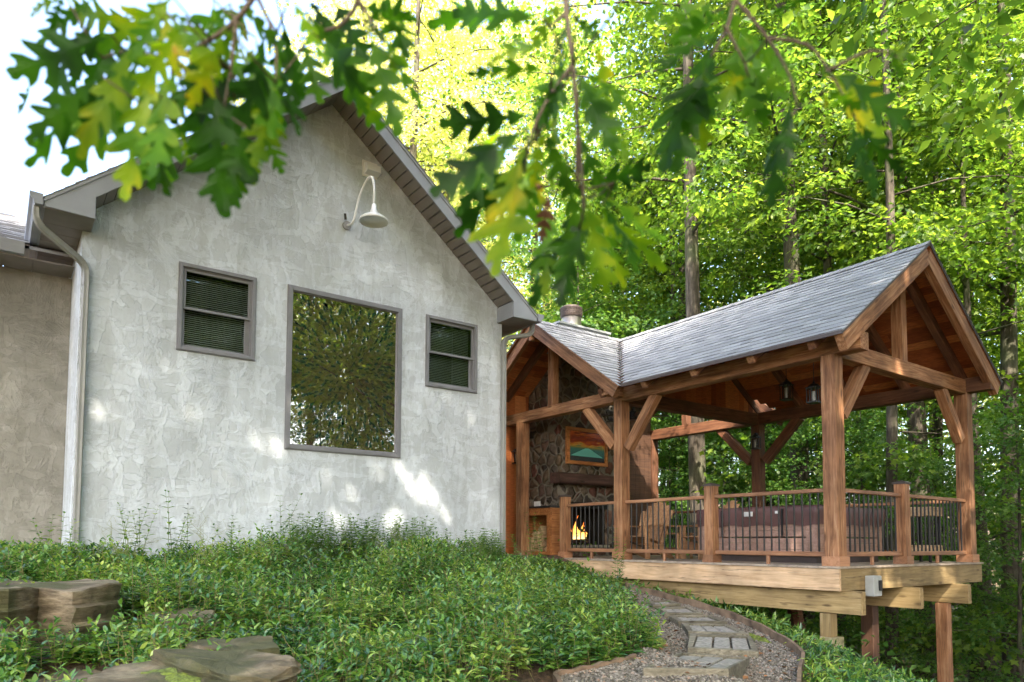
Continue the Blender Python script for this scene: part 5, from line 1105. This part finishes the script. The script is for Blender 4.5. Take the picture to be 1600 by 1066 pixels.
# ---------------------------------------------------------------- forest
def starleaf(base, d, up, L):
    """maple-like leaf, fan of triangles from the base"""
    d = unit(d); s = unit(np.cross(d, up)); u_ = np.cross(s, d); prof = [(.0, 0), (.12, .38), (.28, .22), (.5, .55), (.58, .2), (1, 0), (.58, -.2), (.5, -.55), (.28, -.22), (.12, -.38)]
    V = np.stack([base+d*(a*L[:, None])+s*(b*L[:, None])+u_*(-(a**2*.18+abs(b)*.12)*L[:, None]) for a, b in prof], 1).reshape(-1, 3); N = len(base); o = (np.arange(N)*10)[:, None]
    F = np.concatenate([o+np.array([[0, i, i+1]]) for i in range(1, 9)], 1).reshape(-1, 3); return V, F
def crown(seed, rad, z0, z1, nclump, per, Ls, star=False, droop=.25, nlimb=26, squash=1.0, cl=.55):
    rng = np.random.default_rng(seed); AVb = []; limbs = []
    for i in range(nlimb):
        zz = z0+(z1-z0)*((i+.5)/nlimb)**.9; t = (zz-z0)/(z1-z0); r = rad*(.55+.75*math.sin(math.pi*min(1, t*.85+.18)))*rng.uniform(.65, 1.1)*.85*(1-.55*t**3); a = i*2.4+rng.uniform(-.5, .5); rise = rng.uniform(.15, .55)
        P = [Vector((math.cos(a+.12*q)*r*q, math.sin(a+.12*q)*r*q*squash, zz+r*(rise*q-droop*1.3*q*q))) for q in (0, .33, .66, 1)]; limbs.append(P)
    c = []; nrm = []
    for k in range(nclump):
        P = limbs[rng.integers(nlimb)]; q = rng.uniform(.25, 1.05)**.75*3; i = min(2, int(q)); f = q-i; p = P[i].lerp(P[i+1], f)
        sp = .22*rad*(.5+q/3*.6); c.append((p.x+rng.normal(0, sp), p.y+rng.normal(0, sp), p.z+rng.normal(0, .22*sp)+.1)); o = Vector((p.x, p.y, 0)); o = o.normalized() if o.length > 0 else o
        nrm.append((o.x*.35+rng.normal(0, .22), o.y*.35+rng.normal(0, .22), 1))
    c = np.array(c); nrm = unit(np.array(nrm)); N = nclump*per; ci = np.repeat(np.arange(nclump), per); n_ = nrm[ci]
    a = rng.random(N)*6.283; r = cl*np.sqrt(rng.random(N))*rng.uniform(.6, 1.3, nclump)[ci]; t1 = unit(np.cross(n_, np.tile([0, 1., .1], (N, 1)))); t2 = np.cross(n_, t1)
    out = t1*np.cos(a)[:, None]+t2*np.sin(a)[:, None]; base = c[ci]+out*r[:, None]+n_*rng.normal(0, .07, N)[:, None]-np.array([0, 0, 1])*(r**2*.35)[:, None]
    d = unit(out+rng.normal(0, .5, (N, 3))-np.array([0, 0, .35])); up = unit(n_+rng.normal(0, .35, (N, 3))); L = rng.uniform(Ls[0], Ls[1], N)
    V, F = starleaf(base, d, up, L) if star else leaves_np(base, d, up, L, L*rng.uniform(.6, .85, N))
    return V, F, limbs
def tree_mesh(seed, hgt, tr, rad, z0, mat, nclump, per, Ls, star=False, lean=(0, 0), droop=.25, cl=.55, bark_=None, nlimb=26):
    """returns (trunk mesh, crown mesh) with the origin at the foot"""
    rnd = random.Random(seed); m = MB(); V, F, limbs = crown(seed, rad, z0, hgt*.98, nclump, per, Ls, star, droop, nlimb, cl=cl); n = 12
    def ax(z): q = z/hgt; return Vector((lean[0]*q+.12*math.sin(q*5+seed), lean[1]*q+.1*math.sin(q*4+seed*2), z))
    m.tube([ax(hgt*i/n)-Vector((0, 0, .6 if i == 0 else 0)) for i in range(n+1)], [tr*(1.35 if i == 0 else 1.0)*(1-.82*(i/n)**1.2) for i in range(n+1)], 10)
    for P in limbs:
        o = ax(P[0].z); o.z = 0; rr_ = max(.015, tr*.28*(1-.6*P[0].z/hgt)); m.tube([p+Vector((o.x, o.y, 0)) for p in P], [rr_, rr_*.7, rr_*.45, rr_*.2], 5)
        q = P[2]+Vector((o.x, o.y, 0)); 
        for k in range(2): e = q+Vector((rnd.uniform(-.9, .9), rnd.uniform(-.9, .9), rnd.uniform(-.2, .4))); m.tube([q, q.lerp(e, .6)+Vector((0, 0, .05)), e], [rr_*.4, rr_*.28, rr_*.1], 4)
    # shift crown with the lean
    q = np.clip(V[:, 2]/hgt, 0, 1); V[:, 0] += lean[0]*q; V[:, 1] += lean[1]*q
    return m, V, F, mat, bark_ or MAT['bark']
def make_tree(name, loc, label, cat, group, spec, rz=0, sc=1):
    m, V, F, mat, bk = spec; t = thing(name, (0, 0, 0), label, cat, group)
    a = m.build('trunk', bk, t, smooth=True); b = npmesh('crown', V, F, MAT[mat], t); t.location = loc; t.rotation_euler = (0, 0, rz); t.scale = (sc,)*3; return t
def place(src, loc, rz, sc, label=None, group=None):
    c = copy_tree(src); c.location = loc; c.rotation_euler = (0, 0, rz); c.scale = (sc, sc, sc*1.0)
    if label: c['label'] = label
    if group: c['group'] = group
    return c
def pol(px, d):
    b = 36.04+math.degrees(math.atan((px-800)/1117)); x, y = d*math.sin(R(b)), d*math.cos(R(b)); return (x, y, h(x, y)-.05+.25*math.sin(x*.35)*math.cos(y*.31)*(math.hypot(x, y) > 16))
BG = 'tall woodland trees behind the house and pavilion'
S1 = tree_mesh(1, 25, .23, 5.0, 9.5, 'leaf_sun', 260, 56, (.11, .18), cl=.8)
S2 = tree_mesh(2, 23, .14, 4.2, 8.5, 'leaf_sun', 230, 56, (.10, .17), cl=.7)
S3 = tree_mesh(3, 26, .28, 6.0, 4.5, 'leaf_yel', 340, 56, (.11, .19), cl=.85)
S4 = tree_mesh(4, 11, .08, 3.4, .8, 'leaf_dark', 240, 44, (.09, .14), star=True, cl=.6, droop=.15)
S5 = tree_mesh(5, 15, .11, 3.8, 1.5, 'leaf_sun', 270, 44, (.10, .16), star=True, cl=.62)
T1 = make_tree('maple_tree', pol(1068, 24), 'thick straight trunk rising behind the valley of the pavilion roof, crown above', 'tree', BG, S1, .4)
T2 = make_tree('maple_tree', pol(1178, 28), 'slim pale trunk behind the middle of the pavilion roof, left of two', 'tree', BG, S2, 1.1)
T3 = make_tree('tulip_tree', pol(640, 27), 'sunlit yellow green tree right behind the house gable', 'tree', BG, S3, .0)
T4 = make_tree('understory_tree', pol(1130, 22), 'low bushy tree seen between the roof valley and the far centre post', 'tree', BG, S4, .0)
T5 = make_tree('young_maple', pol(1390, 23), 'young green maple behind the right gable of the pavilion', 'tree', BG, S5, .0)
named = [(T2, 1050, 23.5, .95, 2.0, 'slim trunk just left of the thick straight trunk behind the roof valley'), (T2, 1038, 27, .95, 3.0, 'second slim trunk farther left behind the roof valley'),
 (T1, 1207, 24, 1.0, 2.2, 'thick mossy trunk behind the middle of the pavilion roof, right of two'), (T2, 1300, 20, 1.15, .3, 'dark trunk behind the right half of the pavilion roof'),
 (T1, 1088, 17.5, .95, 3.7, 'big pale trunk seen through the open bay above the lounge chairs'), (T1, 1243, 18.5, 1.05, 5.1, 'big grey trunk seen just right of the far centre post'),
 (T2, 1350, 22, 1.0, 5.5, 'slim trunk seen between the front corner post and the right railing post'), (T3, 700, 31, 1.05, 1.3, 'tall bright yellow green tree above the right slope of the house roof'),
 (T3, 560, 31, .95, 2.6, 'bright yellow green tree just right of the house gable peak'), (T3, 850, 33, 1.1, 4.0, 'tall bright yellow green tree above the chimney'),
 (T5, 960, 26, 1.2, 2.0, 'green tree directly above the roof valley'), (T4, 900, 20.5, 1.0, 1.0, 'low leafy tree just behind the chimney'),
 (T4, 1000, 21.5, .9, 2.5, 'low leafy tree behind the fireplace end of the pavilion'), (T4, 1200, 21.5, .9, 3.9, 'low leafy tree behind the hot tub'),
 (T5, 1530, 18.5, 1.1, 1.2, 'leafy maple filling the space right of the pavilion roof'), (T1, 1585, 20, 1.0, .8, 'tall tree at the right edge beyond the pavilion'), (T4, 1590, 15.8, .62, 4.6, 'leafy sapling standing right of the far right post'),
 (T1, 1432, 20, 1.1, 4.4, 'pale trunk seen below the deck between its right posts'), (T2, 1395, 16, .9, 1.9, 'thin dark trunk seen below the deck corner'),
 (T2, 1475, 23, 1.0, 3.3, 'slim dark trunk behind the right gable post of the pavilion')]
for s, px, d, sc, rz, lab in named: place(s, pol(px, d), rz, sc, lab)
for px, d, sc, rz, lab in ((1045, 21.5, .6, 1, 'small leafy sapling in the open bay above the lounge chairs'), (1135, 20, .6, 2, 'small leafy sapling seen left of the far centre post'), (1285, 18.2, .6, 3, 'small leafy sapling behind the hot tub, left of the front corner post'), (1350, 17.6, .6, 4, 'small leafy sapling seen right of the front corner post'), (1455, 16.2, .5, 5, 'small leafy sapling behind the bar stool')):
    place(T4, pol(px, d), rz, sc, lab)
rnd = random.Random(12)
grp = 'farther trees filling the wood'
k = 0
for d, lo, hi, step, srcs in ((36, 640, 1900, 200, (T3, T1, T5)), (44, 480, 1900, 230, (T3, T2)), (56, 500, 1900, 240, (T3, T1)), (27, 1250, 2300, 240, (T5, T1)), (25, 1000, 2100, 260, (T4, T5)), (31, 760, 2100, 230, (T4, T5))):
    x = lo
    while x < hi:
        s = srcs[k % len(srcs)]; dd = d*rnd.uniform(.93, 1.07); place(s, pol(x+rnd.uniform(-40, 40), dd), rnd.uniform(0, 6.28), rnd.uniform(.9, 1.2), 'tree deeper in the wood whose crown merges into the green and yellow foliage', grp); k += 1; x += step
# trees behind the photographer: mirrored in the windows; oaks added for shade
bt = 'trees on the near side of the garden, seen in the windows'
WS = [(1.06, 1.54, 0.25, 0.07), (1.34, 1.45, 0.16, 0.05), (2.85, 1.36, 0.29, 0.09), (3.13, 1.28, 0.17, 0.07), (1.73, 2.26, 0.12, 0.04), (2.03, 1.68, 0.17, 0.06), (5.35, 0.81, 0.53, 0.2), (4.34, 0.73, 0.26, 0.12), (3.75, 0.98, 0.21, 0.07), (4.97, 0.43, 0.39, 0.11), (5.75, 0.52, 0.3, 0.12), (4.09, 6.11, 0.24, 0.09), (5.18, 1.1, 0.31, 0.08), (3.45, 1.85, 0.13, 0.04), (4.49, 1.05, 0.22, 0.08), (6.28, 2.06, 0.1, 0.05), (5.85, 2.33, 0.07, 0.04), (1.12, 1.89, 0.07, 0.04), (3.04, 0.57, 0.14, 0.04), (4.05, 0.33, 0.3, 0.06), (2.45, 0.84, 0.11, 0.04), (4.87, 0.16, 0.32, 0.07)]  # fleck spots on the house wall; crowns are cut open towards them
PS = [(8.41, 1.65, 0.12, 0.32), (8.36, 1.01, 0.1, 0.24), (8.38, 2.05, 0.12, 0.14), (11.25, -0.51, 0.42, 0.09), (9.57, -0.52, 0.31, 0.06), (9.72, -0.82, 0.35, 0.08), (11.98, 0.2, 0.21, 0.21), (12.07, 0.78, 0.19, 0.18), (9.89, 2.26, 0.29, 0.07), (11.95, 1.56, 0.16, 0.2), (8.38, 0.23, 0.12, 0.16), (9.52, 3.21, 0.25, 0.12)]  # fleck spots on the pavilion side, opened the same way
def cut_fleck_gaps(V, F, nv, org, seed, grow=.09):
    """cuts leaves along the sun direction so flecks land on the listed spots"""
    rng = np.random.default_rng(seed); P = V.reshape(-1, nv, 3).mean(1)+np.array(org); keep = np.ones(len(P), bool)
    for plane, spots, grow in ((9.8, WS, .11), (4.71, PS, .22)):
        s_ = (P[:, 1]-plane)/SUN.y; X = P[:, 0]-SUN.x*s_; Z = P[:, 2]-SUN.z*s_
        for x, z, a, b in spots:
            a2, b2 = min(a*.68, .27)+grow*.85, b*.72+grow; w_ = np.sin(X*23+z*7)*.25+np.sin(Z*31+x*5)*.25
            keep &= ~((((X-x)/a2)**2+((Z-z+(X-x)*.25)/b2)**2 < 1+w_) & (s_ > 0) & (np.sin(X*19+Z*9+x)*np.sin(Z*27-X*11) > -.9))
    keep |= rng.random(len(P)) < .035
    V2 = V.reshape(-1, nv, 3)[keep].reshape(-1, 3); k = len(F)*nv//len(V); base = F[:k]-0
    n = int(keep.sum()); F2 = (F.reshape(-1, k, F.shape[1])[0][None]+np.arange(n)[:, None, None]*nv).reshape(-1, F.shape[1]); return V2, F2
def shade_oak(x, y, seed, label, group, nclump=900, rad=7.4, extra=None, z0=8.0, hg=17.5):  # unseen oak added for shade, with gaps cut for the sun flecks
    m, V, F, mat, bk = tree_mesh(seed, hg, .3, rad, z0, 'leaf_sun', nclump, 40, (.17, .27), cl=.75, droop=.12); org = (x, y, h(x, y))
    if extra:  # loose leaf clumps, joined to no limb, added to close the shade
        rng = np.random.default_rng(seed+50); n, (ax, bx_, ay, by_, az_, bz2) = extra; c = np.stack([rng.uniform(ax, bx_, n), rng.uniform(ay, by_, n), rng.uniform(az_, bz2, n)], 1)-np.array(org)
        N = n*44; ci = np.repeat(np.arange(n), 44); a = rng.random(N)*6.283; r_ = .85*np.sqrt(rng.random(N)); base = c[ci]+np.stack([np.cos(a)*r_, np.sin(a)*r_, rng.normal(0, .1, N)], 1)
        d = np.stack([np.cos(a), np.sin(a), rng.normal(-.2, .3, N)], 1); up = np.tile([0, 0, 1.], (N, 1))+rng.normal(0, .3, (N, 3)); L = rng.uniform(.17, .27, N); V3, F3 = leaves_np(base, d, up, L, L*.75); F = np.concatenate([F, F3+len(V)]); V = np.concatenate([V, V3])
    V, F = cut_fleck_gaps(V, F, 5, org, seed)
    return make_tree('added_shade_oak', org, label, 'tree', group, (m, V, F, mat, bk))
shade_oak(-1.8, -.6, 6, 'big unseen oak over the photographer, crown added and shaped to shade the wall', None, extra=(380, (-3.5, 5.2, -3.5, 6.0, 10.5, 13.5)))
shade_oak(3.6, -3.2, 7, 'unseen oak behind the photographer on the right, added to shade the garden', None, extra=(200, (3, 8.5, -5, 1, 10.5, 13)))
shade_oak(-5.2, 1.2, 8, 'unseen oak to the left of the photographer, added to shade the upper wall', None)
shade_oak(13.4, -4.2, 9, 'unseen oak on the slope to the right of the photographer, added to shade the pavilion', None, extra=(120, (7, 12, -5.5, 0, 10.5, 13)))
for x, y, sc, rz, s in ((-12, -7, 1, 2.5, T1), (-3, -14.5, 1.05, 5.0, T1), (8.5, -12.5, 1.0, .9, T1), (14, -9.5, .9, 2.2, T5), (5.5, -17, 1.0, 3.3, T3), (13, -16, 1, 1.0, T1), (19, -17, 1.1, 2.0, T3), (0, -20, 1.1, 3, T3), (10, -24, 1.1, 4, T3), (17, -27, 1, 1, T1), (4, -28, 1, 1, T1), (23, -24, 1, 3, T3), (12, -5, .6, 1, T4), (7, -9, .6, 2, T4), (3, -9, .6, 3, T4), (16, -7, .7, 4, T4), (9, -14, 1, 1, T5), (12, -18, 1.1, 2, T5), (15, -13, 1, 3, T5), (18, -20, 1.2, 0, T5), (21, -15, 1.1, 5, T5), (12, -12, 1, 2, T4), (17, -16, 1.2, 3, T4), (6, -19, 1.2, 3, T5), (2, -18, 1.2, 3, T5), (24, -20, 1.3, 3, T5), (20, -27, 1.4, 3, T3), (14, -24, 1.3, 3, T3)):
    place(s, (x, y, h(x, y)), rz, sc, 'tree standing behind the photographer, mirrored in the house windows', bt)
OAK = {'a':[(0.098,0.987,0.629,-0.003,1.017,0.558,0),(0.114,1.027,0.629,0.027,1.059,0.467,0),(0.086,0.947,0.548,0.012,0.995,0.471,0),(0.144,1.163,0.778,0.056,1.262,0.809,0),(0.156,1.112,0.675,0.067,1.154,0.514,0),(0.153,1.041,0.68,0.092,1.067,0.541,0),(0.164,0.922,0.582,0.122,0.914,0.444,0),(0.149,0.949,0.55,0.154,1.006,0.452,0),(0.21,1.089,0.733,0.251,1.11,0.567,0),(0.216,1.075,0.747,0.264,1.018,0.522,0),(0.205,0.936,0.59,0.224,0.95,0.435,0),(0.238,1.046,0.616,0.295,1.055,0.531,0),(0.271,1.069,0.629,0.254,1.041,0.473,0),(0.266,0.986,0.614,0.313,0.976,0.566,0),(0.263,0.951,0.675,0.278,0.909,0.544,0),(0.274,0.932,0.686,0.244,0.915,0.526,0),(0.323,1.037,0.782,0.363,1.061,0.68,0),(0.288,0.948,0.656,0.317,0.91,0.55,0),(0.219,1.116,0.634,0.171,1.167,0.532,0),(0.203,1.121,0.61,0.231,1.146,0.57,0),(0.233,0.97,0.722,0.187,1.001,0.618,0),(0.217,1.009,0.749,0.243,0.99,0.63,0),(0.154,0.92,0.662,0.113,0.932,0.579,0),(0.094,1.164,0.79,0.029,1.162,0.697,0),(0.144,0.894,0.621,0.195,0.877,0.558,0),(0.278,0.867,0.686,0.327,0.84,0.616,0),(0.245,0.95,0.72,0.277,0.913,0.632,0),(0.139,1.191,0.803,0.093,1.195,0.676,0),(0.153,0.999,0.708,0.171,0.957,0.596,0),(0.27,0.981,0.76,0.225,0.993,0.656,0),(0.05,1.056,0.704,0.011,1.115,0.697,0),(0.197,0.943,0.624,0.169,0.977,0.538,0),(0.253,1.082,0.747,0.284,1.019,0.619,0),(0.163,0.885,0.616,0.125,0.886,0.516,0),(0.087,1.158,0.749,0.032,1.22,0.627,0),(0.148,0.954,0.601,0.107,0.975,0.433,0),(0.122,0.952,0.614,0.067,0.997,0.475,0),(0.202,0.851,0.605,0.176,0.901,0.519,0),(0.321,1.029,0.746,0.325,1.092,0.61,0),(0.03,1.195,0.67,0.006,1.271,0.633,0),(0.302,1.079,0.636,0.333,1.052,0.564,0),(0.236,0.886,0.51,0.212,0.856,0.417,0)],'b':[(0.325,0.931,0.727,0.378,0.875,0.608,0),(0.425,1.152,0.887,0.499,1.141,0.766,0),(0.421,0.981,0.812,0.519,0.963,0.835,0),(0.469,1.014,0.812,0.552,0.999,0.73,0),(0.426,0.945,0.742,0.448,0.901,0.603,0),(0.355,1.043,0.769,0.369,0.995,0.668,0),(0.39,1.0,0.739,0.455,1.015,0.675,0),(0.436,0.945,0.811,0.455,0.877,0.715,0),(0.392,0.891,0.723,0.394,0.852,0.673,0),(0.424,1.093,0.895,0.465,1.054,0.791,0),(0.347,0.997,0.802,0.373,0.935,0.713,0),(0.296,0.971,0.636,0.269,0.958,0.52,0),(0.242,1.046,0.636,0.246,1.093,0.583,1)],'c':[(0.66,0.776,0.715,0.613,0.776,0.595,0),(0.541,0.667,0.595,0.461,0.725,0.574,0),(0.565,0.709,0.69,0.486,0.825,0.744,0),(0.559,0.676,0.642,0.489,0.732,0.619,0),(0.678,0.789,0.8,0.708,0.758,0.755,0),(0.728,0.824,0.754,0.807,0.768,0.692,0),(0.601,0.686,0.621,0.656,0.642,0.512,0),(0.57,0.645,0.578,0.604,0.618,0.483,0),(0.588,0.698,0.614,0.594,0.745,0.578,0),(0.653,0.835,0.654,0.535,0.923,0.638,0),(0.52,0.685,0.514,0.415,0.737,0.433,0),(0.56,0.722,0.537,0.497,0.741,0.41,0),(0.568,0.712,0.548,0.618,0.726,0.478,0),(0.535,0.71,0.506,0.483,0.705,0.333,0),(0.67,0.857,0.608,0.659,0.883,0.481,0),(0.699,0.86,0.567,0.636,0.895,0.551,1),(0.721,0.816,0.555,0.822,0.759,0.589,0),(0.708,0.792,0.522,0.663,0.866,0.374,0),(0.661,0.734,0.475,0.614,0.728,0.328,0),(0.612,0.68,0.449,0.665,0.696,0.339,0),(0.737,0.805,0.535,0.862,0.774,0.437,0),(0.644,0.696,0.473,0.735,0.653,0.42,0),(0.717,0.79,0.503,0.782,0.767,0.402,0),(0.674,0.814,0.671,0.672,0.828,0.545,0),(0.672,0.768,0.608,0.727,0.759,0.504,0),(0.595,0.706,0.524,0.641,0.732,0.423,0),(0.695,0.855,0.522,0.665,0.834,0.386,0),(0.744,0.804,0.797,0.805,0.824,0.703,0),(0.592,0.833,0.581,0.518,0.838,0.466,0),(0.75,0.796,0.525,0.782,0.733,0.431,0),(0.7,0.831,0.857,0.672,0.876,0.798,0),(0.568,0.648,0.67,0.524,0.645,0.584,0),(0.628,0.795,0.591,0.546,0.874,0.448,0),(0.633,0.825,0.631,0.555,0.936,0.605,0),(0.628,0.619,0.697,0.651,0.619,0.682,0),(0.608,0.749,0.484,0.618,0.782,0.428,1)],'d':[(0.791,0.596,0.713,0.685,0.617,0.627,0),(0.929,0.713,0.824,0.82,0.747,0.619,0),(0.913,0.714,0.785,0.848,0.726,0.608,0),(0.891,0.709,0.763,0.912,0.738,0.646,0),(0.937,0.694,0.816,1.025,0.639,0.784,0),(0.953,0.681,0.837,0.925,0.674,0.705,0),(0.915,0.649,0.739,0.91,0.639,0.635,0),(0.95,0.692,0.788,1.017,0.683,0.695,0),(0.931,0.579,0.658,0.899,0.616,0.517,0),(0.826,0.519,0.56,0.785,0.497,0.477,0),(0.923,0.614,0.803,0.972,0.575,0.822,0),(1.015,0.628,0.881,1.039,0.627,0.841,0),(0.888,0.505,0.638,0.976,0.429,0.57,0),(1.039,0.59,0.741,1.126,0.536,0.642,0),(0.858,0.488,0.591,0.929,0.479,0.585,0),(1.089,0.578,0.675,1.069,0.549,0.564,0),(1.026,0.535,0.631,1.062,0.5,0.547,0),(1.102,0.553,0.709,1.138,0.507,0.648,0),(0.981,0.464,0.686,0.992,0.457,0.643,0),(0.868,0.767,0.901,0.816,0.759,0.836,0),(0.919,0.704,0.885,0.872,0.745,0.818,0),(0.82,0.64,0.772,0.919,0.612,0.76,0),(0.948,0.654,0.798,0.876,0.662,0.67,0),(0.944,0.686,0.869,0.848,0.724,0.785,0),(0.84,0.591,0.657,0.831,0.638,0.669,0)]}
TWIG = {'a':[[(0.27,0.925,0.769),(0.257,0.937,0.726),(0.238,0.954,0.692),(0.212,0.975,0.666),(0.171,1.006,0.641),(0.123,1.041,0.649),(0.096,1.061,0.64)],[(0.238,0.954,0.692),(0.234,0.962,0.624),(0.229,0.969,0.573)],[(0.171,1.006,0.641),(0.173,1.008,0.59),(0.175,1.01,0.556)],[(0.257,0.937,0.726),(0.28,0.925,0.667),(0.283,0.927,0.607)]],'b':[[(0.385,0.9,0.81),(0.387,0.902,0.756),(0.367,0.92,0.72),(0.338,0.941,0.711)],[(0.387,0.902,0.756),(0.407,0.891,0.72),(0.419,0.884,0.694)]],'c':[[(0.617,0.731,0.811),(0.623,0.732,0.739),(0.633,0.73,0.668),(0.642,0.73,0.579),(0.652,0.729,0.48),(0.649,0.735,0.436)],[(0.633,0.73,0.668),(0.609,0.75,0.623),(0.595,0.764,0.587),(0.587,0.772,0.552),(0.585,0.776,0.516)],[(0.642,0.73,0.579),(0.647,0.732,0.498),(0.686,0.703,0.503)],[(0.623,0.732,0.739),(0.606,0.746,0.721)]],'d':[[(0.834,0.573,0.812),(0.814,0.592,0.758),(0.805,0.601,0.718),(0.788,0.616,0.678)],[(0.814,0.592,0.758),(0.852,0.568,0.705),(0.88,0.552,0.651),(0.889,0.548,0.607)],[(0.852,0.568,0.705),(0.896,0.536,0.696),(0.923,0.52,0.661),(0.95,0.504,0.607)],[(0.805,0.601,0.718),(0.828,0.588,0.669)],[(0.923,0.52,0.661),(0.969,0.484,0.688),(0.998,0.463,0.679)]]}
# the oak boughs that hang into the view, about a metre from the photographer
def oak_leaf(m, p, q, seed, up):
    r = random.Random(seed); p = Vector(p); q = Vector(q); d = q-p; L = d.length; d.normalize(); n_ = Vector(up)+Vector((r.uniform(-.8, .8), r.uniform(-.8, .8), r.uniform(-.8, .8)))*1.0
    s = d.cross(n_).normalized(); u_ = s.cross(d)
    k1, k2, k3, k4 = [r.uniform(.6, 1.15) for _ in range(4)]; sh = r.uniform(-.03, .03)
    half = [(0, 0, .008), (.14, .14, .015), (.19, .22, .08*k1), (.21, .27, .125*k1), (.235, .31, .12*k1), (.26, .31, .08*k1), (.29, .30, .03), (.33, .34, .03), (.36, .41+sh, .13*k2), (.385, .48+sh, .21*k2), (.41, .54+sh, .235*k2), (.44, .56+sh, .20*k2), (.46, .54, .11*k2), (.48, .51, .045), (.52, .545, .04), (.56, .62, .16*k3), (.59, .70, .25*k3), (.62, .755, .27*k3), (.65, .76, .22*k3), (.67, .73, .12*k3), (.69, .70, .05), (.73, .74, .045), (.77, .82, .13*k4), (.81, .89, .18*k4), (.84, .93, .17*k4), (.88, .90, .09), (.91, .92, .045), (.94, .98, .07), (.97, 1.02, .05), (1, 1.03, 0)]
    wv = r.uniform(.62, 1.0); ph = r.uniform(0, 6); curl = r.uniform(.05, .22); cup = r.uniform(-.25, .35)
    def pt(a, b): return p+d*(a*L)+s*(b*L)+u_*(L*(-curl*a*a+cup*abs(b)*.6+.025*math.sin(a*9+ph+b*8)))
    k = len(m.v); mid = [pt(a, 0) for a, _, b in half]; A = [pt(a+r.uniform(-.008, .008), b*wv*r.uniform(.88, 1.1)) for _, a, b in half]; B = [pt(a+r.uniform(-.008, .008), -b*wv*r.uniform(.88, 1.1)) for _, a, b in half]
    n = len(half); f = []
    for i in range(n-1): f += [(i, i+1, n+i+1, n+i), (i+1, i, 2*n+i, 2*n+i+1)]
    m.add(mid+A+B, f)
for g, lab in (('a', 'largest oak bough hanging in front of the sky and left roof slope'), ('b', 'small oak bough hanging over the house gable peak'), ('c', 'oak bough hanging in the centre down to the pavilion chimney'), ('d', 'oak bough hanging at upper right before the green woods')):
    o0 = TWIG[g][0][0]; t = thing('oak_bough', o0, lab, 'oak branch', 'oak boughs hanging close overhead')
    m = MB()
    for k, tw in enumerate(TWIG[g]):
        n = len(tw); r0_ = .0045 if k == 0 else .003; m.tube(catmull(tw, 3), [r0_*(1-.6*i/(3*(n-1))) for i in range(3*(n-1)+1)], 7)
    lm, dm = MB(), MB()
    for i, L_ in enumerate(OAK[g]):
        p, q, dead = L_[:3], L_[3:6], L_[6]; toward = -(Vector(p)).normalized()
        oak_leaf(dm if dead else lm, p, q, i*7+ord(g), toward*1.1+Vector((0, 0, .3)))
        if not dead and i % 2 == 0:   # a neighbour behind it, a little turned
            rn = random.Random(i+ord(g)); qq = Vector(p)*1.06+(Vector(q)*1.05-Vector(p)*1.06)*rn.uniform(.55, .95)+Vector((rn.uniform(-.045, .045), rn.uniform(-.04, .04), rn.uniform(-.03, .03))); oak_leaf(lm, Vector(p)*1.06, qq, i*13+1, toward*.6+Vector((0, 0, .5)))
        # petiole to the nearest twig point
        best = min((Vector(a) for tw in TWIG[g] for a in tw), key=lambda a: (a-Vector(p)).length); 
        if (best-Vector(p)).length < .13: m.tube([best, (best+Vector(p))/2+Vector((0, 0, -.003)), p], [.0018, .0014, .0012], 5)
    m.build('twig', MAT['twig'], t, smooth=True); lm.build('foliage', MAT['leaf_oak'], t)
    if dm.v: dm.build('withered_leaves', MAT['leaf_dead'], t)
print('objects', len(bpy.data.objects), 'polys', sum(len(m.polygons) for m in bpy.data.meshes))
